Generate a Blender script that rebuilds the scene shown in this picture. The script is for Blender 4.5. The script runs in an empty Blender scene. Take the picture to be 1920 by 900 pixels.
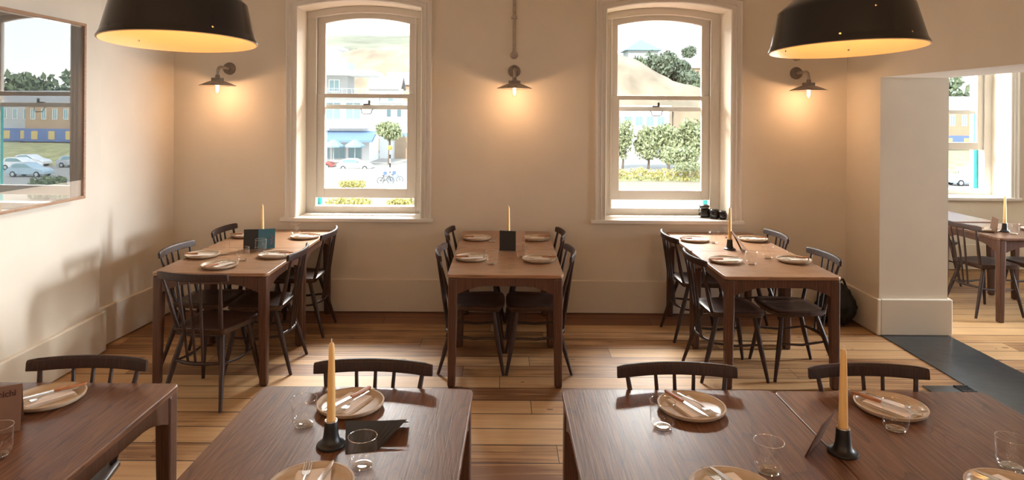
import bpy, bmesh, math, random
from mathutils import Vector, Matrix, Euler
random.seed(7)
PI = math.pi
SC = bpy.context.scene
COL = SC.collection

# ------------------------------------------------------------------ camera
cam_data = bpy.data.cameras.new('camera')
cam = bpy.data.objects.new('camera', cam_data)
COL.objects.link(cam)
cam.location = (0, 0, 1.8)
cam.rotation_euler = (PI / 2, -0.007, 0)
cam_data.sensor_width = 36
cam_data.lens = 1250 / 1920 * 36
cam_data.shift_x = 12 / 1920
cam_data.shift_y = -239 / 1920
cam_data.clip_end = 1000
SC.camera = cam

# ------------------------------------------------------------------ exposure, sky, sun, added daylight lamps
SC.view_settings.view_transform = 'Standard'
SC.view_settings.look = 'None'
SC.view_settings.exposure = 0.38
SC.view_settings.gamma = 1.0
SC.view_settings.use_curve_mapping = False

SKY = 2.6
SUN = 4.6
SIDE_FILL = 125
SIDE_FILL_NEAR = 28
REAR_FILL = 8
SCONCE = 3.5
PENDANT = 2.2
SKY_FILL = 2300
WARM_FILL = 25

world = bpy.data.worlds.new('world')
SC.world = world
world.use_nodes = True
wn = world.node_tree.nodes
wl = world.node_tree.links
wn.clear()
wo = wn.new('ShaderNodeOutputWorld')
wb = wn.new('ShaderNodeBackground')
wr = wn.new('ShaderNodeValToRGB')
ws = wn.new('ShaderNodeSeparateXYZ')
wt = wn.new('ShaderNodeTexCoord')
wr.color_ramp.elements[0].position = 0.0
wr.color_ramp.elements[0].color = (1.0, 0.97, 0.92, 1)
wr.color_ramp.elements[1].position = 0.6
wr.color_ramp.elements[1].color = (0.62, 0.80, 1.0, 1)
e = wr.color_ramp.elements.new(0.12)
e.color = (0.90, 0.96, 1.0, 1)
wl.new(wt.outputs['Generated'], ws.inputs[0])
wl.new(ws.outputs['Z'], wr.inputs[0])
wl.new(wr.outputs[0], wb.inputs['Color'])
wb.inputs['Strength'].default_value = SKY
wl.new(wb.outputs[0], wo.inputs['Surface'])


def light(name, kind, loc, energy, color, direction=None, **kw):
    d = bpy.data.lights.new(name, kind)
    d.energy = energy
    d.color = color
    for k, v in kw.items():
        setattr(d, k, v)
    o = bpy.data.objects.new(name, d)
    COL.objects.link(o)
    o.location = loc
    if direction is not None:
        o.rotation_euler = Vector(direction).to_track_quat('-Z', 'Y').to_euler()
    return o


light('sun', 'SUN', (0, -20, 40), SUN, (1.0, 0.93, 0.82), (0.40, 0.75, -0.62), angle=0.01)
DAY = (0.84, 0.92, 1.0)
# lamps before solid walls: assumed daylight from the adjoining room, added behind the camera
light('assumed_side_window_lamp', 'AREA', (7.9, 5.42, 1.85), SIDE_FILL, DAY, (-1, 0, 0), shape='RECTANGLE', size=0.55, size_y=1.7, spread=1.25)  # lamp for an assumed side window; the wall has no opening
light('assumed_side_window_lamp_near', 'AREA', (7.9, 2.4, 1.75), SIDE_FILL_NEAR, DAY, (-1, 0, 0), shape='RECTANGLE', size=1.1, size_y=1.9, spread=1.75)  # second lamp for an assumed window in the same unopened wall
light('added_rear_lamp', 'AREA', (-1.3, -3.4, 1.85), REAR_FILL, DAY, (0, 1, 0), shape='RECTANGLE', size=1.2, size_y=1.9)  # this and the next: added lamps, the rear wall has no windows
light('added_rear_lamp_far', 'AREA', (1.5, -3.4, 1.85), REAR_FILL, DAY, (0, 1, 0), shape='RECTANGLE', size=1.2, size_y=1.9)

# added unseen lamps outside above each window, brightening the room but not the street
for x_, y_, f_ in ((-1.32, 10.3, 1.0), (1.465, 10.3, 1.0), (5.345, 12.1, 0.05)):
    light('added_sky_lamp', 'AREA', (x_, y_, 5.1), SKY_FILL * f_, (1.0, 0.975, 0.93), (0, -0.76, -0.65), shape='RECTANGLE', size=2.7, size_y=2.2)
# added warm fill lamps out of view behind the camera, lifting the back wall
for x_ in (-1.3, 1.3):
    light('warm_fill_lamp', 'POINT', (x_, -0.6, 2.3), WARM_FILL, (1.0, 0.62, 0.33), shadow_soft_size=0.2)


def portal(loc, sx, sz):
    o = light('window_portal', 'AREA', loc, 1, (1, 1, 1), (0, -1, 0), shape='RECTANGLE', size=sx, size_y=sz)
    o.data.cycles.is_portal = True
    return o


portal((-1.32, 6.52, 1.8), 1.0, 1.9)
portal((1.465, 6.52, 1.8), 1.0, 1.9)
portal((5.33, 8.32, 1.8), 1.0, 1.9)


# ------------------------------------------------------------------ materials
def nodes_of(name):
    m = bpy.data.materials.new(name)
    m.use_nodes = True
    nt = m.node_tree
    nt.nodes.clear()
    out = nt.nodes.new('ShaderNodeOutputMaterial')
    return m, nt, out


def plain(name, color, rough=0.5, metal=0.0, spec=0.5, noise=0.0, scale=20.0, coat=0.0, bump=0.0, emit=None, strength=0.0, stretch=(1, 1, 1)):
    m, nt, out = nodes_of(name)
    p = nt.nodes.new('ShaderNodeBsdfPrincipled')
    p.inputs['Base Color'].default_value = (*color, 1)
    p.inputs['Roughness'].default_value = rough
    p.inputs['Metallic'].default_value = metal
    p.inputs['Specular IOR Level'].default_value = spec
    p.inputs['Coat Weight'].default_value = coat
    if emit:
        p.inputs['Emission Color'].default_value = (*emit, 1)
        p.inputs['Emission Strength'].default_value = strength
    if noise or bump:
        tc = nt.nodes.new('ShaderNodeTexCoord')
        mp = nt.nodes.new('ShaderNodeMapping')
        mp.inputs['Scale'].default_value = stretch
        n = nt.nodes.new('ShaderNodeTexNoise')
        n.inputs['Scale'].default_value = scale
        n.inputs['Detail'].default_value = 6
        nt.links.new(tc.outputs['Object'], mp.inputs[0])
        nt.links.new(mp.outputs[0], n.inputs['Vector'])
        if noise:
            r = nt.nodes.new('ShaderNodeValToRGB')
            r.color_ramp.elements[0].position = 0.3
            r.color_ramp.elements[1].position = 0.7
            r.color_ramp.elements[0].color = (*[c * (1 - noise) for c in color], 1)
            r.color_ramp.elements[1].color = (*[min(1, c * (1 + noise)) for c in color], 1)
            nt.links.new(n.outputs[0], r.inputs[0])
            nt.links.new(r.outputs[0], p.inputs['Base Color'])
        if bump:
            b = nt.nodes.new('ShaderNodeBump')
            b.inputs['Strength'].default_value = bump
            b.inputs['Distance'].default_value = 0.01
            nt.links.new(n.outputs[0], b.inputs['Height'])
            nt.links.new(b.outputs[0], p.inputs['Normal'])
    nt.links.new(p.outputs[0], out.inputs[0])
    return m


def wood(name, dark, mid, pale, rough=0.35, axis=1, scale=1.0, coat=0.0, contrast=1.0, bump=0.08):
    """Wood with long fibres along the object's AXIS, different on every object."""
    m, nt, out = nodes_of(name)
    N, L = nt.nodes.new, nt.links.new
    p = N('ShaderNodeBsdfPrincipled')
    tc = N('ShaderNodeTexCoord')
    oi = N('ShaderNodeObjectInfo')
    add = N('ShaderNodeVectorMath')
    add.operation = 'MULTIPLY_ADD'
    comb = N('ShaderNodeCombineXYZ')
    for i in range(3):
        L(oi.outputs['Random'], comb.inputs[i])
    L(comb.outputs[0], add.inputs[0])
    add.inputs[1].default_value = (13.1, 7.7, 5.3)
    L(tc.outputs['Object'], add.inputs[2])
    # cathedral figure
    mp = N('ShaderNodeMapping')
    s = [4.5 * scale] * 3
    s[axis] = 0.6 * scale
    mp.inputs['Scale'].default_value = s
    L(add.outputs[0], mp.inputs[0])
    n1 = N('ShaderNodeTexNoise')
    n1.inputs['Scale'].default_value = 1.0
    n1.inputs['Detail'].default_value = 2
    n1.inputs['Distortion'].default_value = 0.4
    L(mp.outputs[0], n1.inputs['Vector'])
    mul = N('ShaderNodeMath')
    mul.operation = 'MULTIPLY'
    mul.inputs[1].default_value = 24
    L(n1.outputs[0], mul.inputs[0])
    fr = N('ShaderNodeMath')
    fr.operation = 'FRACT'
    L(mul.outputs[0], fr.inputs[0])
    sin = N('ShaderNodeMath')
    sin.operation = 'POWER'
    sin.inputs[1].default_value = 4.0
    L(fr.outputs[0], sin.inputs[0])
    # fine fibre
    mp2 = N('ShaderNodeMapping')
    s = [170.0 * scale] * 3
    s[axis] = 5.0 * scale
    mp2.inputs['Scale'].default_value = s
    L(add.outputs[0], mp2.inputs[0])
    n2 = N('ShaderNodeTexNoise')
    n2.inputs['Scale'].default_value = 1.0
    n2.inputs['Detail'].default_value = 4
    L(mp2.outputs[0], n2.inputs['Vector'])
    a1 = N('ShaderNodeMath')
    a1.operation = 'MULTIPLY_ADD'
    a1.inputs[1].default_value = -0.17 * contrast
    L(sin.outputs[0], a1.inputs[0])
    L(n2.outputs[0], a1.inputs[2])
    r = N('ShaderNodeValToRGB')
    r.color_ramp.elements[0].position = 0.22
    r.color_ramp.elements[0].color = (*dark, 1)
    r.color_ramp.elements[1].position = 0.80
    r.color_ramp.elements[1].color = (*pale, 1)
    e = r.color_ramp.elements.new(0.48)
    e.color = (*mid, 1)
    L(a1.outputs[0], r.inputs[0])
    L(r.outputs[0], p.inputs['Base Color'])
    p.inputs['Roughness'].default_value = rough
    p.inputs['Coat Weight'].default_value = coat
    p.inputs['Coat Roughness'].default_value = 0.25
    b = N('ShaderNodeBump')
    b.inputs['Strength'].default_value = bump
    b.inputs['Distance'].default_value = 0.004
    L(a1.outputs[0], b.inputs['Height'])
    L(b.outputs[0], p.inputs['Normal'])
    L(p.outputs[0], out.inputs[0])
    return m


def clear(name, tint=(1, 1, 1), strength=1.0, ior=1.45):
    """Thin clear glass: lets light straight through and reflects more at grazing angles."""
    m, nt, out = nodes_of(name)
    N, L = nt.nodes.new, nt.links.new
    t = N('ShaderNodeBsdfTransparent')
    t.inputs[0].default_value = (*tint, 1)
    g = N('ShaderNodeBsdfGlossy')
    g.inputs['Roughness'].default_value = 0.0
    g.inputs['Color'].default_value = (1, 1, 1, 1)
    # Schlick's curve on both faces
    f = N('ShaderNodeLayerWeight')
    f.inputs['Blend'].default_value = 0.5
    pw = N('ShaderNodeMath')
    pw.operation = 'POWER'
    pw.inputs[1].default_value = 5.0
    L(f.outputs['Facing'], pw.inputs[0])
    r0 = ((ior - 1) / (ior + 1)) ** 2
    mu = N('ShaderNodeMath')
    mu.operation = 'MULTIPLY_ADD'
    mu.inputs[1].default_value = (1 - r0) * strength
    mu.inputs[2].default_value = r0 * strength
    mu.use_clamp = True
    mix = N('ShaderNodeMixShader')
    L(pw.outputs[0], mu.inputs[0])
    L(mu.outputs[0], mix.inputs[0])
    L(t.outputs[0], mix.inputs[1])
    L(g.outputs[0], mix.inputs[2])
    L(mix.outputs[0], out.inputs[0])
    return m


def floor_boards(name):
    m, nt, out = nodes_of(name)
    N, L = nt.nodes.new, nt.links.new

    def math_(op, a, b=None, c=None):
        n = N('ShaderNodeMath')
        n.operation = op
        for i, v in enumerate((a, b, c)):
            if v is None:
                continue
            if isinstance(v, (int, float)):
                n.inputs[i].default_value = v
            else:
                L(v, n.inputs[i])
        return n.outputs[0]

    p = N('ShaderNodeBsdfPrincipled')
    tc = N('ShaderNodeTexCoord')
    sx = N('ShaderNodeSeparateXYZ')
    L(tc.outputs['Object'], sx.inputs[0])
    W = 0.1865
    X, Y = sx.outputs['X'], sx.outputs['Y']
    row_f = math_('DIVIDE', math_('SUBTRACT', Y, 4.352 - 40 * W), W)
    row = math_('FLOOR', row_f)
    fy = math_('FRACT', row_f)
    wn1 = N('ShaderNodeTexWhiteNoise')
    wn1.noise_dimensions = '1D'
    L(row, wn1.inputs['W'])
    seg_f = math_('DIVIDE', math_('ADD', math_('ADD', X, 20.0), math_('MULTIPLY', wn1.outputs['Value'], 5.0)), 2.3)
    seg = math_('FLOOR', seg_f)
    fx = math_('FRACT', seg_f)
    c2 = N('ShaderNodeCombineXYZ')
    L(row, c2.inputs[0])
    L(seg, c2.inputs[1])
    wn2 = N('ShaderNodeTexWhiteNoise')
    wn2.noise_dimensions = '2D'
    L(c2.outputs[0], wn2.inputs['Vector'])
    # fibres, shifted per board
    c3 = N('ShaderNodeCombineXYZ')
    L(math_('MULTIPLY_ADD', wn2.outputs['Value'], 9.0, math_('MULTIPLY', X, 1.6)), c3.inputs[0])
    L(math_('MULTIPLY_ADD', wn2.outputs['Value'], 31.0, math_('MULTIPLY', Y, 34.0)), c3.inputs[1])
    n1 = N('ShaderNodeTexNoise')
    n1.inputs['Scale'].default_value = 1.0
    n1.inputs['Detail'].default_value = 5
    n1.inputs['Distortion'].default_value = 0.5
    L(c3.outputs[0], n1.inputs['Vector'])
    n2 = N('ShaderNodeTexNoise')
    n2.inputs['Scale'].default_value = 1.7
    n2.inputs['Detail'].default_value = 4
    L(tc.outputs['Object'], n2.inputs['Vector'])
    # knots
    c4 = N('ShaderNodeCombineXYZ')
    L(math_('MULTIPLY', X, 3.0), c4.inputs[0])
    L(math_('MULTIPLY', Y, 6.5), c4.inputs[1])
    v = N('ShaderNodeTexVoronoi')
    v.inputs['Scale'].default_value = 1.0
    L(c4.outputs[0], v.inputs['Vector'])
    knot = math_('LESS_THAN', v.outputs['Distance'], 0.085)
    val = math_('ADD', math_('MULTIPLY_ADD', n1.outputs[0], 0.7, -0.12), math_('MULTIPLY', wn2.outputs['Value'], 0.42))
    val = math_('ADD', val, math_('MULTIPLY', math_('SUBTRACT', n2.outputs[0], 0.5), 0.5))
    r = N('ShaderNodeValToRGB')
    els = r.color_ramp.elements
    els[0].position = 0.22
    els[0].color = (0.20, 0.085, 0.030, 1)
    els[1].position = 0.80
    els[1].color = (0.64, 0.405, 0.20, 1)
    e = els.new(0.45)
    e.color = (0.48, 0.272, 0.118, 1)
    L(val, r.inputs[0])

    def mixc(fac, a, b):
        n = N('ShaderNodeMix')
        n.data_type = 'RGBA'
        for sock, v in ((n.inputs[0], fac), (n.inputs[6], a), (n.inputs[7], b)):
            if isinstance(v, tuple):
                sock.default_value = (*v, 1)
            elif isinstance(v, (int, float)):
                sock.default_value = v
            else:
                L(v, sock)
        return n.outputs[2]

    col = mixc(math_('MULTIPLY', knot, 0.75), r.outputs[0], (0.12, 0.05, 0.022))
    # the old dark stained border along the window wall
    border = math_('MULTIPLY', math_('GREATER_THAN', Y, 5.67), math_('LESS_THAN', X, 3.3))
    bcol = mixc(n1.outputs[0], (0.10, 0.035, 0.018), (0.26, 0.10, 0.05))
    col = mixc(math_('MULTIPLY', border, 0.85), col, bcol)
    gap = math_('MAXIMUM', math_('LESS_THAN', fy, 0.042), math_('LESS_THAN', fx, 0.0016))
    col = mixc(gap, col, (0.02, 0.010, 0.006))
    L(col, p.inputs['Base Color'])
    L(math_('MULTIPLY_ADD', n1.outputs[0], 0.25, 0.42), p.inputs['Roughness'])
    b = N('ShaderNodeBump')
    b.inputs['Strength'].default_value = 0.25
    b.inputs['Distance'].default_value = 0.004
    L(math_('SUBTRACT', math_('MULTIPLY', n1.outputs[0], 0.3), gap), b.inputs['Height'])
    L(b.outputs[0], p.inputs['Normal'])
    L(p.outputs[0], out.inputs[0])
    return m


M = {}
M['wall'] = plain('wall_paint', (0.785, 0.70, 0.575), 0.75, noise=0.03, scale=3, bump=0.03)
M['trim'] = plain('trim_paint', (0.80, 0.75, 0.68), 0.45)
M['skirting'] = plain('skirting_paint', (0.765, 0.68, 0.55), 0.5)
M['sash'] = plain('sash_paint', (0.70, 0.645, 0.575), 0.4)
M['teal'] = plain('teal_paint', (0.015, 0.30, 0.33), 0.4)
M['ceiling'] = plain('ceiling_paint', (0.82, 0.78, 0.72), 0.8)
M['floor'] = floor_boards('pine_floor_boards')
M['slate'] = plain('dark_slate', (0.030, 0.034, 0.037), 0.30, noise=0.4, scale=9, bump=0.15)
M['iron'] = plain('black_iron', (0.012, 0.012, 0.012), 0.5)
M['brass_stay'] = plain('aged_brass', (0.10, 0.08, 0.06), 0.4, metal=0.8)
M['table'] = wood('table_wood', (0.058, 0.021, 0.009), (0.152, 0.060, 0.025), (0.235, 0.112, 0.052), 0.42, axis=1, coat=0.15, bump=0.2)
M['table_sheen'] = wood('table_wood_sheen', (0.17, 0.080, 0.040), (0.33, 0.175, 0.092), (0.43, 0.255, 0.145), 0.36, axis=1, coat=0.3, bump=0.15)  # window sheen on the back tabletops put into a lighter base colour
M['table_leg'] = wood('table_leg_wood', (0.042, 0.017, 0.009), (0.090, 0.036, 0.019), (0.14, 0.062, 0.034), 0.42, axis=2, contrast=0.5)
M['chair'] = wood('chair_wood', (0.012, 0.0045, 0.0024), (0.030, 0.0105, 0.0055), (0.062, 0.023, 0.012), 0.5, axis=2, contrast=0.5)
M['chair_seat'] = wood('chair_seat_wood', (0.018, 0.007, 0.004), (0.042, 0.016, 0.0085), (0.080, 0.034, 0.018), 0.42, axis=1)
M['glass'] = clear('tumbler_glass', (0.985, 0.98, 0.97), 1.0, 1.6)
M['glass_rim'] = clear('tumbler_rim_glass', (0.97, 0.96, 0.95), 1.0, 3.4)
M['pane'] = clear('window_glass', (0.97, 0.98, 0.975), 0.8, 1.45)
M['stone'] = plain('stoneware_glaze', (0.60, 0.48, 0.35), 0.32, noise=0.08, scale=40)
M['stone_rim'] = plain('stoneware_edge', (0.54, 0.41, 0.285), 0.5, noise=0.1, scale=40)
M['linen'] = plain('cream_linen', (0.90, 0.80, 0.72), 0.9, spec=0.2)
M['steel'] = plain('cutlery_steel', (0.75, 0.74, 0.72), 0.22, metal=1.0)
M['handle'] = wood('cutlery_handle_wood', (0.26, 0.085, 0.03), (0.42, 0.16, 0.06), (0.55, 0.24, 0.10), 0.45, axis=1, scale=4)
M['wax'] = plain('candle_wax', (0.86, 0.55, 0.22), 0.45)
M['wick'] = plain('candle_wick', (0.85, 0.78, 0.68), 0.8)
M['holder'] = plain('black_cast_iron', (0.012, 0.010, 0.009), 0.42, noise=0.2, scale=60)
M['holder_rim'] = plain('worn_iron_rim', (0.50, 0.42, 0.34), 0.3, metal=0.6)
M['menu_black'] = plain('black_card', (0.010, 0.009, 0.008), 0.42)
M['menu_brown'] = plain('brown_card', (0.17, 0.085, 0.050), 0.6, noise=0.06, scale=30)
M['menu_teal'] = plain('teal_card', (0.025, 0.095, 0.115), 0.5)
M['menu_pale'] = plain('pale_card', (0.55, 0.38, 0.28), 0.6)
M['ink'] = plain('dark_red_ink', (0.055, 0.012, 0.008), 0.6)
M['red'] = plain('red_ink', (0.45, 0.02, 0.03), 0.6)
M['enamel'] = plain('black_enamel', (0.010, 0.0085, 0.008), 0.16, spec=0.6)
M['enamel_in'] = plain('cream_enamel', (0.88, 0.68, 0.42), 0.45)
M['galv'] = plain('galvanised_steel', (0.42, 0.35, 0.285), 0.5, metal=0.2, noise=0.2, scale=30)
M['galv_dark'] = plain('weathered_steel', (0.24, 0.19, 0.15), 0.5, metal=0.2, noise=0.25, scale=30)
M['filament'] = plain('glowing_filament', (1, 0.8, 0.5), 0.5, emit=(1.0, 0.70, 0.36), strength=14)
M['bulb'] = clear('bulb_glass', (1.0, 0.97, 0.92), 0.7, 1.4)
M['oak'] = wood('picture_frame_oak', (0.28, 0.15, 0.085), (0.42, 0.25, 0.15), (0.55, 0.36, 0.23), 0.4, axis=1, scale=2)
M['mount'] = plain('picture_mount', (0.72, 0.64, 0.54), 0.8)
M['print'] = plain('dark_print', (0.035, 0.055, 0.062), 0.6, noise=0.75, scale=1.6)
M['bag'] = plain('black_nylon', (0.009, 0.008, 0.008), 0.55, bump=0.4, scale=30)
M['jar'] = plain('black_glazed_jar', (0.010, 0.008, 0.008), 0.18)
M['jar_lid'] = plain('jar_lid', (0.025, 0.018, 0.015), 0.3, metal=0.3)


# ------------------------------------------------------------------ mesh building
class MB:
    def __init__(self):
        self.v, self.f = [], []

    def add(self, verts, faces):
        o = len(self.v)
        self.v += [tuple(p) for p in verts]
        self.f += [tuple(i + o for i in fc) for fc in faces]
        return self

    def box(self, x0, x1, y0, y1, z0, z1):
        vs = [(x, y, z) for z in (z0, z1) for y in (y0, y1) for x in (x0, x1)]
        return self.add(vs, [(0, 2, 3, 1), (4, 5, 7, 6), (0, 1, 5, 4), (2, 6, 7, 3), (0, 4, 6, 2), (1, 3, 7, 5)])

    def obox(self, c, size, mat):
        h = [s / 2 for s in size]
        vs = [Vector(c) + mat @ Vector((sx * h[0], sy * h[1], sz * h[2])) for sz in (-1, 1) for sy in (-1, 1) for sx in (-1, 1)]
        return self.add(vs, [(0, 2, 3, 1), (4, 5, 7, 6), (0, 1, 5, 4), (2, 6, 7, 3), (0, 4, 6, 2), (1, 3, 7, 5)])

    def tube(self, pts, radii, n=10, caps=True, flat=1.0):
        pts = [Vector(p) for p in pts]
        if isinstance(radii, (int, float)):
            radii = [radii] * len(pts)
        rings = []
        ref = None
        for i, p in enumerate(pts):
            t = (pts[min(i + 1, len(pts) - 1)] - pts[max(i - 1, 0)]).normalized()
            if ref is None:
                ref = Vector((0, 0, 1)) if abs(t.z) < 0.9 else Vector((1, 0, 0))
            u = (ref - t * ref.dot(t)).normalized()
            ref = u
            w = t.cross(u)
            rings.append([p + (u * math.cos(2 * PI * k / n) + w * math.sin(2 * PI * k / n) * flat) * radii[i] for k in range(n)])
        vs = [q for r in rings for q in r]
        fs = [(i * n + k, i * n + (k + 1) % n, (i + 1) * n + (k + 1) % n, (i + 1) * n + k) for i in range(len(pts) - 1) for k in range(n)]
        if caps:
            fs.append(tuple(reversed(range(n))))
            fs.append(tuple((len(pts) - 1) * n + k for k in range(n)))
        return self.add(vs, fs)

    def lathe(self, prof, n=32, c=(0, 0, 0), skip=(), close=False):
        """PROF: (radius, z) pairs; skip: (ring, segment) faces left out."""
        vs, fs = [], []
        for r, z in prof:
            for k in range(n):
                a = 2 * PI * k / n
                vs.append((c[0] + r * math.cos(a), c[1] + r * math.sin(a), c[2] + z))
        m = len(prof)
        for i in range(m if close else m - 1):
            j = (i + 1) % m
            for k in range(n):
                if (i, k) in skip:
                    continue
                fs.append((i * n + k, i * n + (k + 1) % n, j * n + (k + 1) % n, j * n + k))
        return self.add(vs, fs)

    def prism(self, poly, a0, a1, plane='xz'):
        """POLY extruded from A0 to A1 along the axis that the plane leaves out."""
        def P(u, w, a):
            return {'xz': (u, a, w), 'xy': (u, w, a), 'yz': (a, u, w)}[plane]
        n = len(poly)
        vs = [P(u, w, a0) for u, w in poly] + [P(u, w, a1) for u, w in poly]
        fs = [tuple(range(n)), tuple(range(2 * n - 1, n - 1, -1))]
        fs += [(i, i + n, (i + 1) % n + n, (i + 1) % n) for i in range(n)]
        return self.add(vs, fs)

    def xform(self, mat):
        self.v = [tuple(mat @ Vector(p)) for p in self.v]
        return self

    def build(self, name, mat, parent=None, bevel=0.0, smooth=False, seg=2, weld=False, loc=None, subsurf=0):
        me = bpy.data.meshes.new(name)
        me.from_pydata(self.v, [], self.f)
        bm = bmesh.new()
        bm.from_mesh(me)
        if weld:
            bmesh.ops.remove_doubles(bm, verts=bm.verts, dist=1e-5)
        bmesh.ops.recalc_face_normals(bm, faces=bm.faces)
        bm.to_mesh(me)
        bm.free()
        o = bpy.data.objects.new(name, me)
        COL.objects.link(o)
        me.materials.append(mat)
        if smooth:
            for pl in me.polygons:
                pl.use_smooth = True
            try:
                me.set_sharp_from_angle(angle=0.75)
            except Exception:
                pass
        if bevel:
            b = o.modifiers.new('bevel', 'BEVEL')
            b.width = bevel
            b.segments = seg
            b.limit_method = 'ANGLE'
        if subsurf:
            s = o.modifiers.new('subsurf', 'SUBSURF')
            s.levels = s.render_levels = subsurf
        if parent is not None:
            o.parent = parent
        if loc is not None:
            o.location = loc
        return o


def tag(o, label=None, cat=None, group=None, kind=None):
    if label:
        o['label'] = label
    if cat:
        o['category'] = cat
    if group:
        o['group'] = group
    if kind:
        o['kind'] = kind
    return o


def thing(name, label, cat, loc=(0, 0, 0), rz=0.0, group=None, kind=None):
    o = bpy.data.objects.new(name, None)
    COL.objects.link(o)
    o.location = loc
    o.rotation_euler = (0, 0, rz)
    return tag(o, label, cat, group, kind)


def kids(o):
    return [c for c in bpy.data.objects if c.parent == o]


KIDS = {}


def dup(root, loc, rz=0.0, label=None, group=None, scale=None):
    """A copy of a thing with copies of its parts and their sub-parts."""
    if root.name not in KIDS:
        KIDS[root.name] = [(c, kids(c)) for c in kids(root)]
    r = root.copy()
    COL.objects.link(r)
    r.location = loc
    r.rotation_euler = (0, 0, rz)
    if label:
        r['label'] = label
    if group:
        r['group'] = group
    if scale:
        r.scale = (scale, scale, scale)
    for ch, gs in KIDS[root.name]:
        c = ch.copy()
        COL.objects.link(c)
        c.parent = r
        for g in gs:
            d = g.copy()
            COL.objects.link(d)
            d.parent = c
    return r


class Kind:
    """First use moves the prototype itself, later uses copy it."""
    def __init__(self, proto):
        self.p, self.used = proto, False

    def put(self, loc, rz=0.0, label=None, group=None):
        if not self.used:
            self.used = True
            KIDS[self.p.name] = [(c, kids(c)) for c in kids(self.p)]
            self.p.location = loc
            self.p.rotation_euler = (0, 0, rz)
            if label:
                self.p['label'] = label
            if group:
                self.p['group'] = group
            return self.p
        return dup(self.p, loc, rz, label, group)


def struct(name, mb, mat, parent=None, **kw):
    o = mb.build(name, mat, parent, **kw)
    if parent is None:
        o['kind'] = 'structure'
    return o


# ------------------------------------------------------------------ room shell
YW, TW = 6.0, 0.45            # window wall of the room: inner face, thickness
YW2 = 7.8                     # window wall of the adjoining room
HC = 3.4
WINS = [(-1.32, YW), (1.465, YW), (5.345, YW2)]
HW, SPR, RISE, SILL = 0.557, 2.735, 0.065, 0.845


def arc(cx, hw, spr, rise, n=16):
    """Points of a segmental arch from left spring to right spring."""
    R = (hw * hw + rise * rise) / (2 * rise)
    a = math.asin(hw / R)
    return [(cx + R * math.sin(-a + 2 * a * i / n), spr + rise - R + R * math.cos(-a + 2 * a * i / n)) for i in range(n + 1)]


def wall_with_windows(name, x0, x1, yw, wins, z1=HC):
    mb = MB()
    edges = [x0]
    for w in wins:
        edges += [w - HW, w + HW]
    edges.append(x1)
    for i in range(0, len(edges), 2):
        mb.box(edges[i], edges[i + 1], yw, yw + TW, 0, z1)
    for w in wins:
        mb.box(w - HW, w + HW, yw, yw + TW, 0, SILL - 0.04)
        pts = arc(w, HW, SPR, RISE)
        mb.prism(pts + [(w + HW, z1), (w - HW, z1)], yw, yw + TW)
    return struct(name, mb, M['wall'])


struct('floor', MB().box(-3.5, 8.3, -3.6, 8.3, -0.12, 0.0), M['floor'])
struct('ceiling', MB().box(-3.5, 8.3, -3.6, 8.3, HC, HC + 0.15), M['ceiling'])
wall_with_windows('wall_back', -3.5, 3.07, YW, [-1.32, 1.465])
wall_with_windows('wall_side_room_back', 3.63, 8.3, YW2, [5.345])
# left wall: chimney-breast section nearer the camera, shallow alcove beyond
struct('wall_left', MB().box(-3.5, -3.0, -3.6, 4.94, 0, HC), M['wall'])
al = MB()
al.prism([(-3.5, 4.94), (-3.075, 4.94), (-2.985, 6.0), (-3.5, 6.0)], 0, HC, 'xy')
struct('wall_left_alcove', al, M['wall'])
struct('wall_right', MB().box(3.07, 3.63, 5.46, YW2 + TW, 0, HC), M['wall'])
struct('wall_right_lintel', MB().box(3.07, 3.63, -3.6, 5.46, 2.11, HC), M['wall'])
struct('wall_rear', MB().box(-3.5, 8.3, -3.75, -3.6, 0, HC), M['wall'])
struct('wall_side_room_right', MB().box(8.0, 8.3, -3.6, YW2, 0, HC), M['wall'])


def skirting(name, poly):
    o = MB().prism(poly, 0.006, 0.30, 'xy')
    return struct(name, o, M['skirting'], bevel=0.008)


skirting('baseboard_back', [(-2.965, 5.972), (3.04, 5.972), (3.07, 6.0), (-2.985, 6.0)])
skirting('baseboard_left', [(-3.0, -3.6), (-2.965, -3.6), (-2.965, 4.975), (-3.0, 4.975)])
skirting('baseboard_left_alcove', [(-3.075, 4.975), (-3.043, 4.975), (-2.957, 5.972), (-2.985, 5.972)])
skirting('baseboard_right', [(3.04, 5.43), (3.07, 5.43), (3.07, 5.972), (3.04, 5.972)])
skirting('baseboard_pier', [(3.07, 5.43), (3.655, 5.43), (3.655, 5.46), (3.07, 5.46)])
skirting('baseboard_side_room', [(3.66, 7.77), (8.0, 7.77), (8.0, 7.8), (3.66, 7.8)])
skirting('baseboard_side_room_left', [(3.63, 5.46), (3.66, 5.46), (3.66, 7.8), (3.63, 7.8)])
# dark stone threshold under the opening, with a shorter slab beside it
struct('trim_threshold', MB().prism([(3.075, -3.4), (3.625, -3.4), (3.625, 5.44), (3.075, 5.44)], -0.01, 0.006, 'xy'), M['slate'])
struct('trim_threshold_slab', MB().prism([(2.78, 3.9), (3.07, 3.9), (3.07, 4.43), (2.78, 4.43)], -0.01, 0.006, 'xy'), M['slate'])
gr = MB()
for i in range(7):
    gr.box(2.985 + 0.0125 * i, 2.990 + 0.0125 * i, 4.24, 4.415, 0.007, 0.014)
gr.box(2.98, 3.07, 4.405, 4.42, 0.007, 0.015).box(2.98, 3.07, 4.235, 4.25, 0.007, 0.015)
gr.box(2.98, 3.07, 4.32, 4.332, 0.007, 0.015)
g = gr.build('floor_grille', M['iron'])
tag(g, 'small black iron floor grille beside the dark stone threshold', 'grille')


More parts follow.
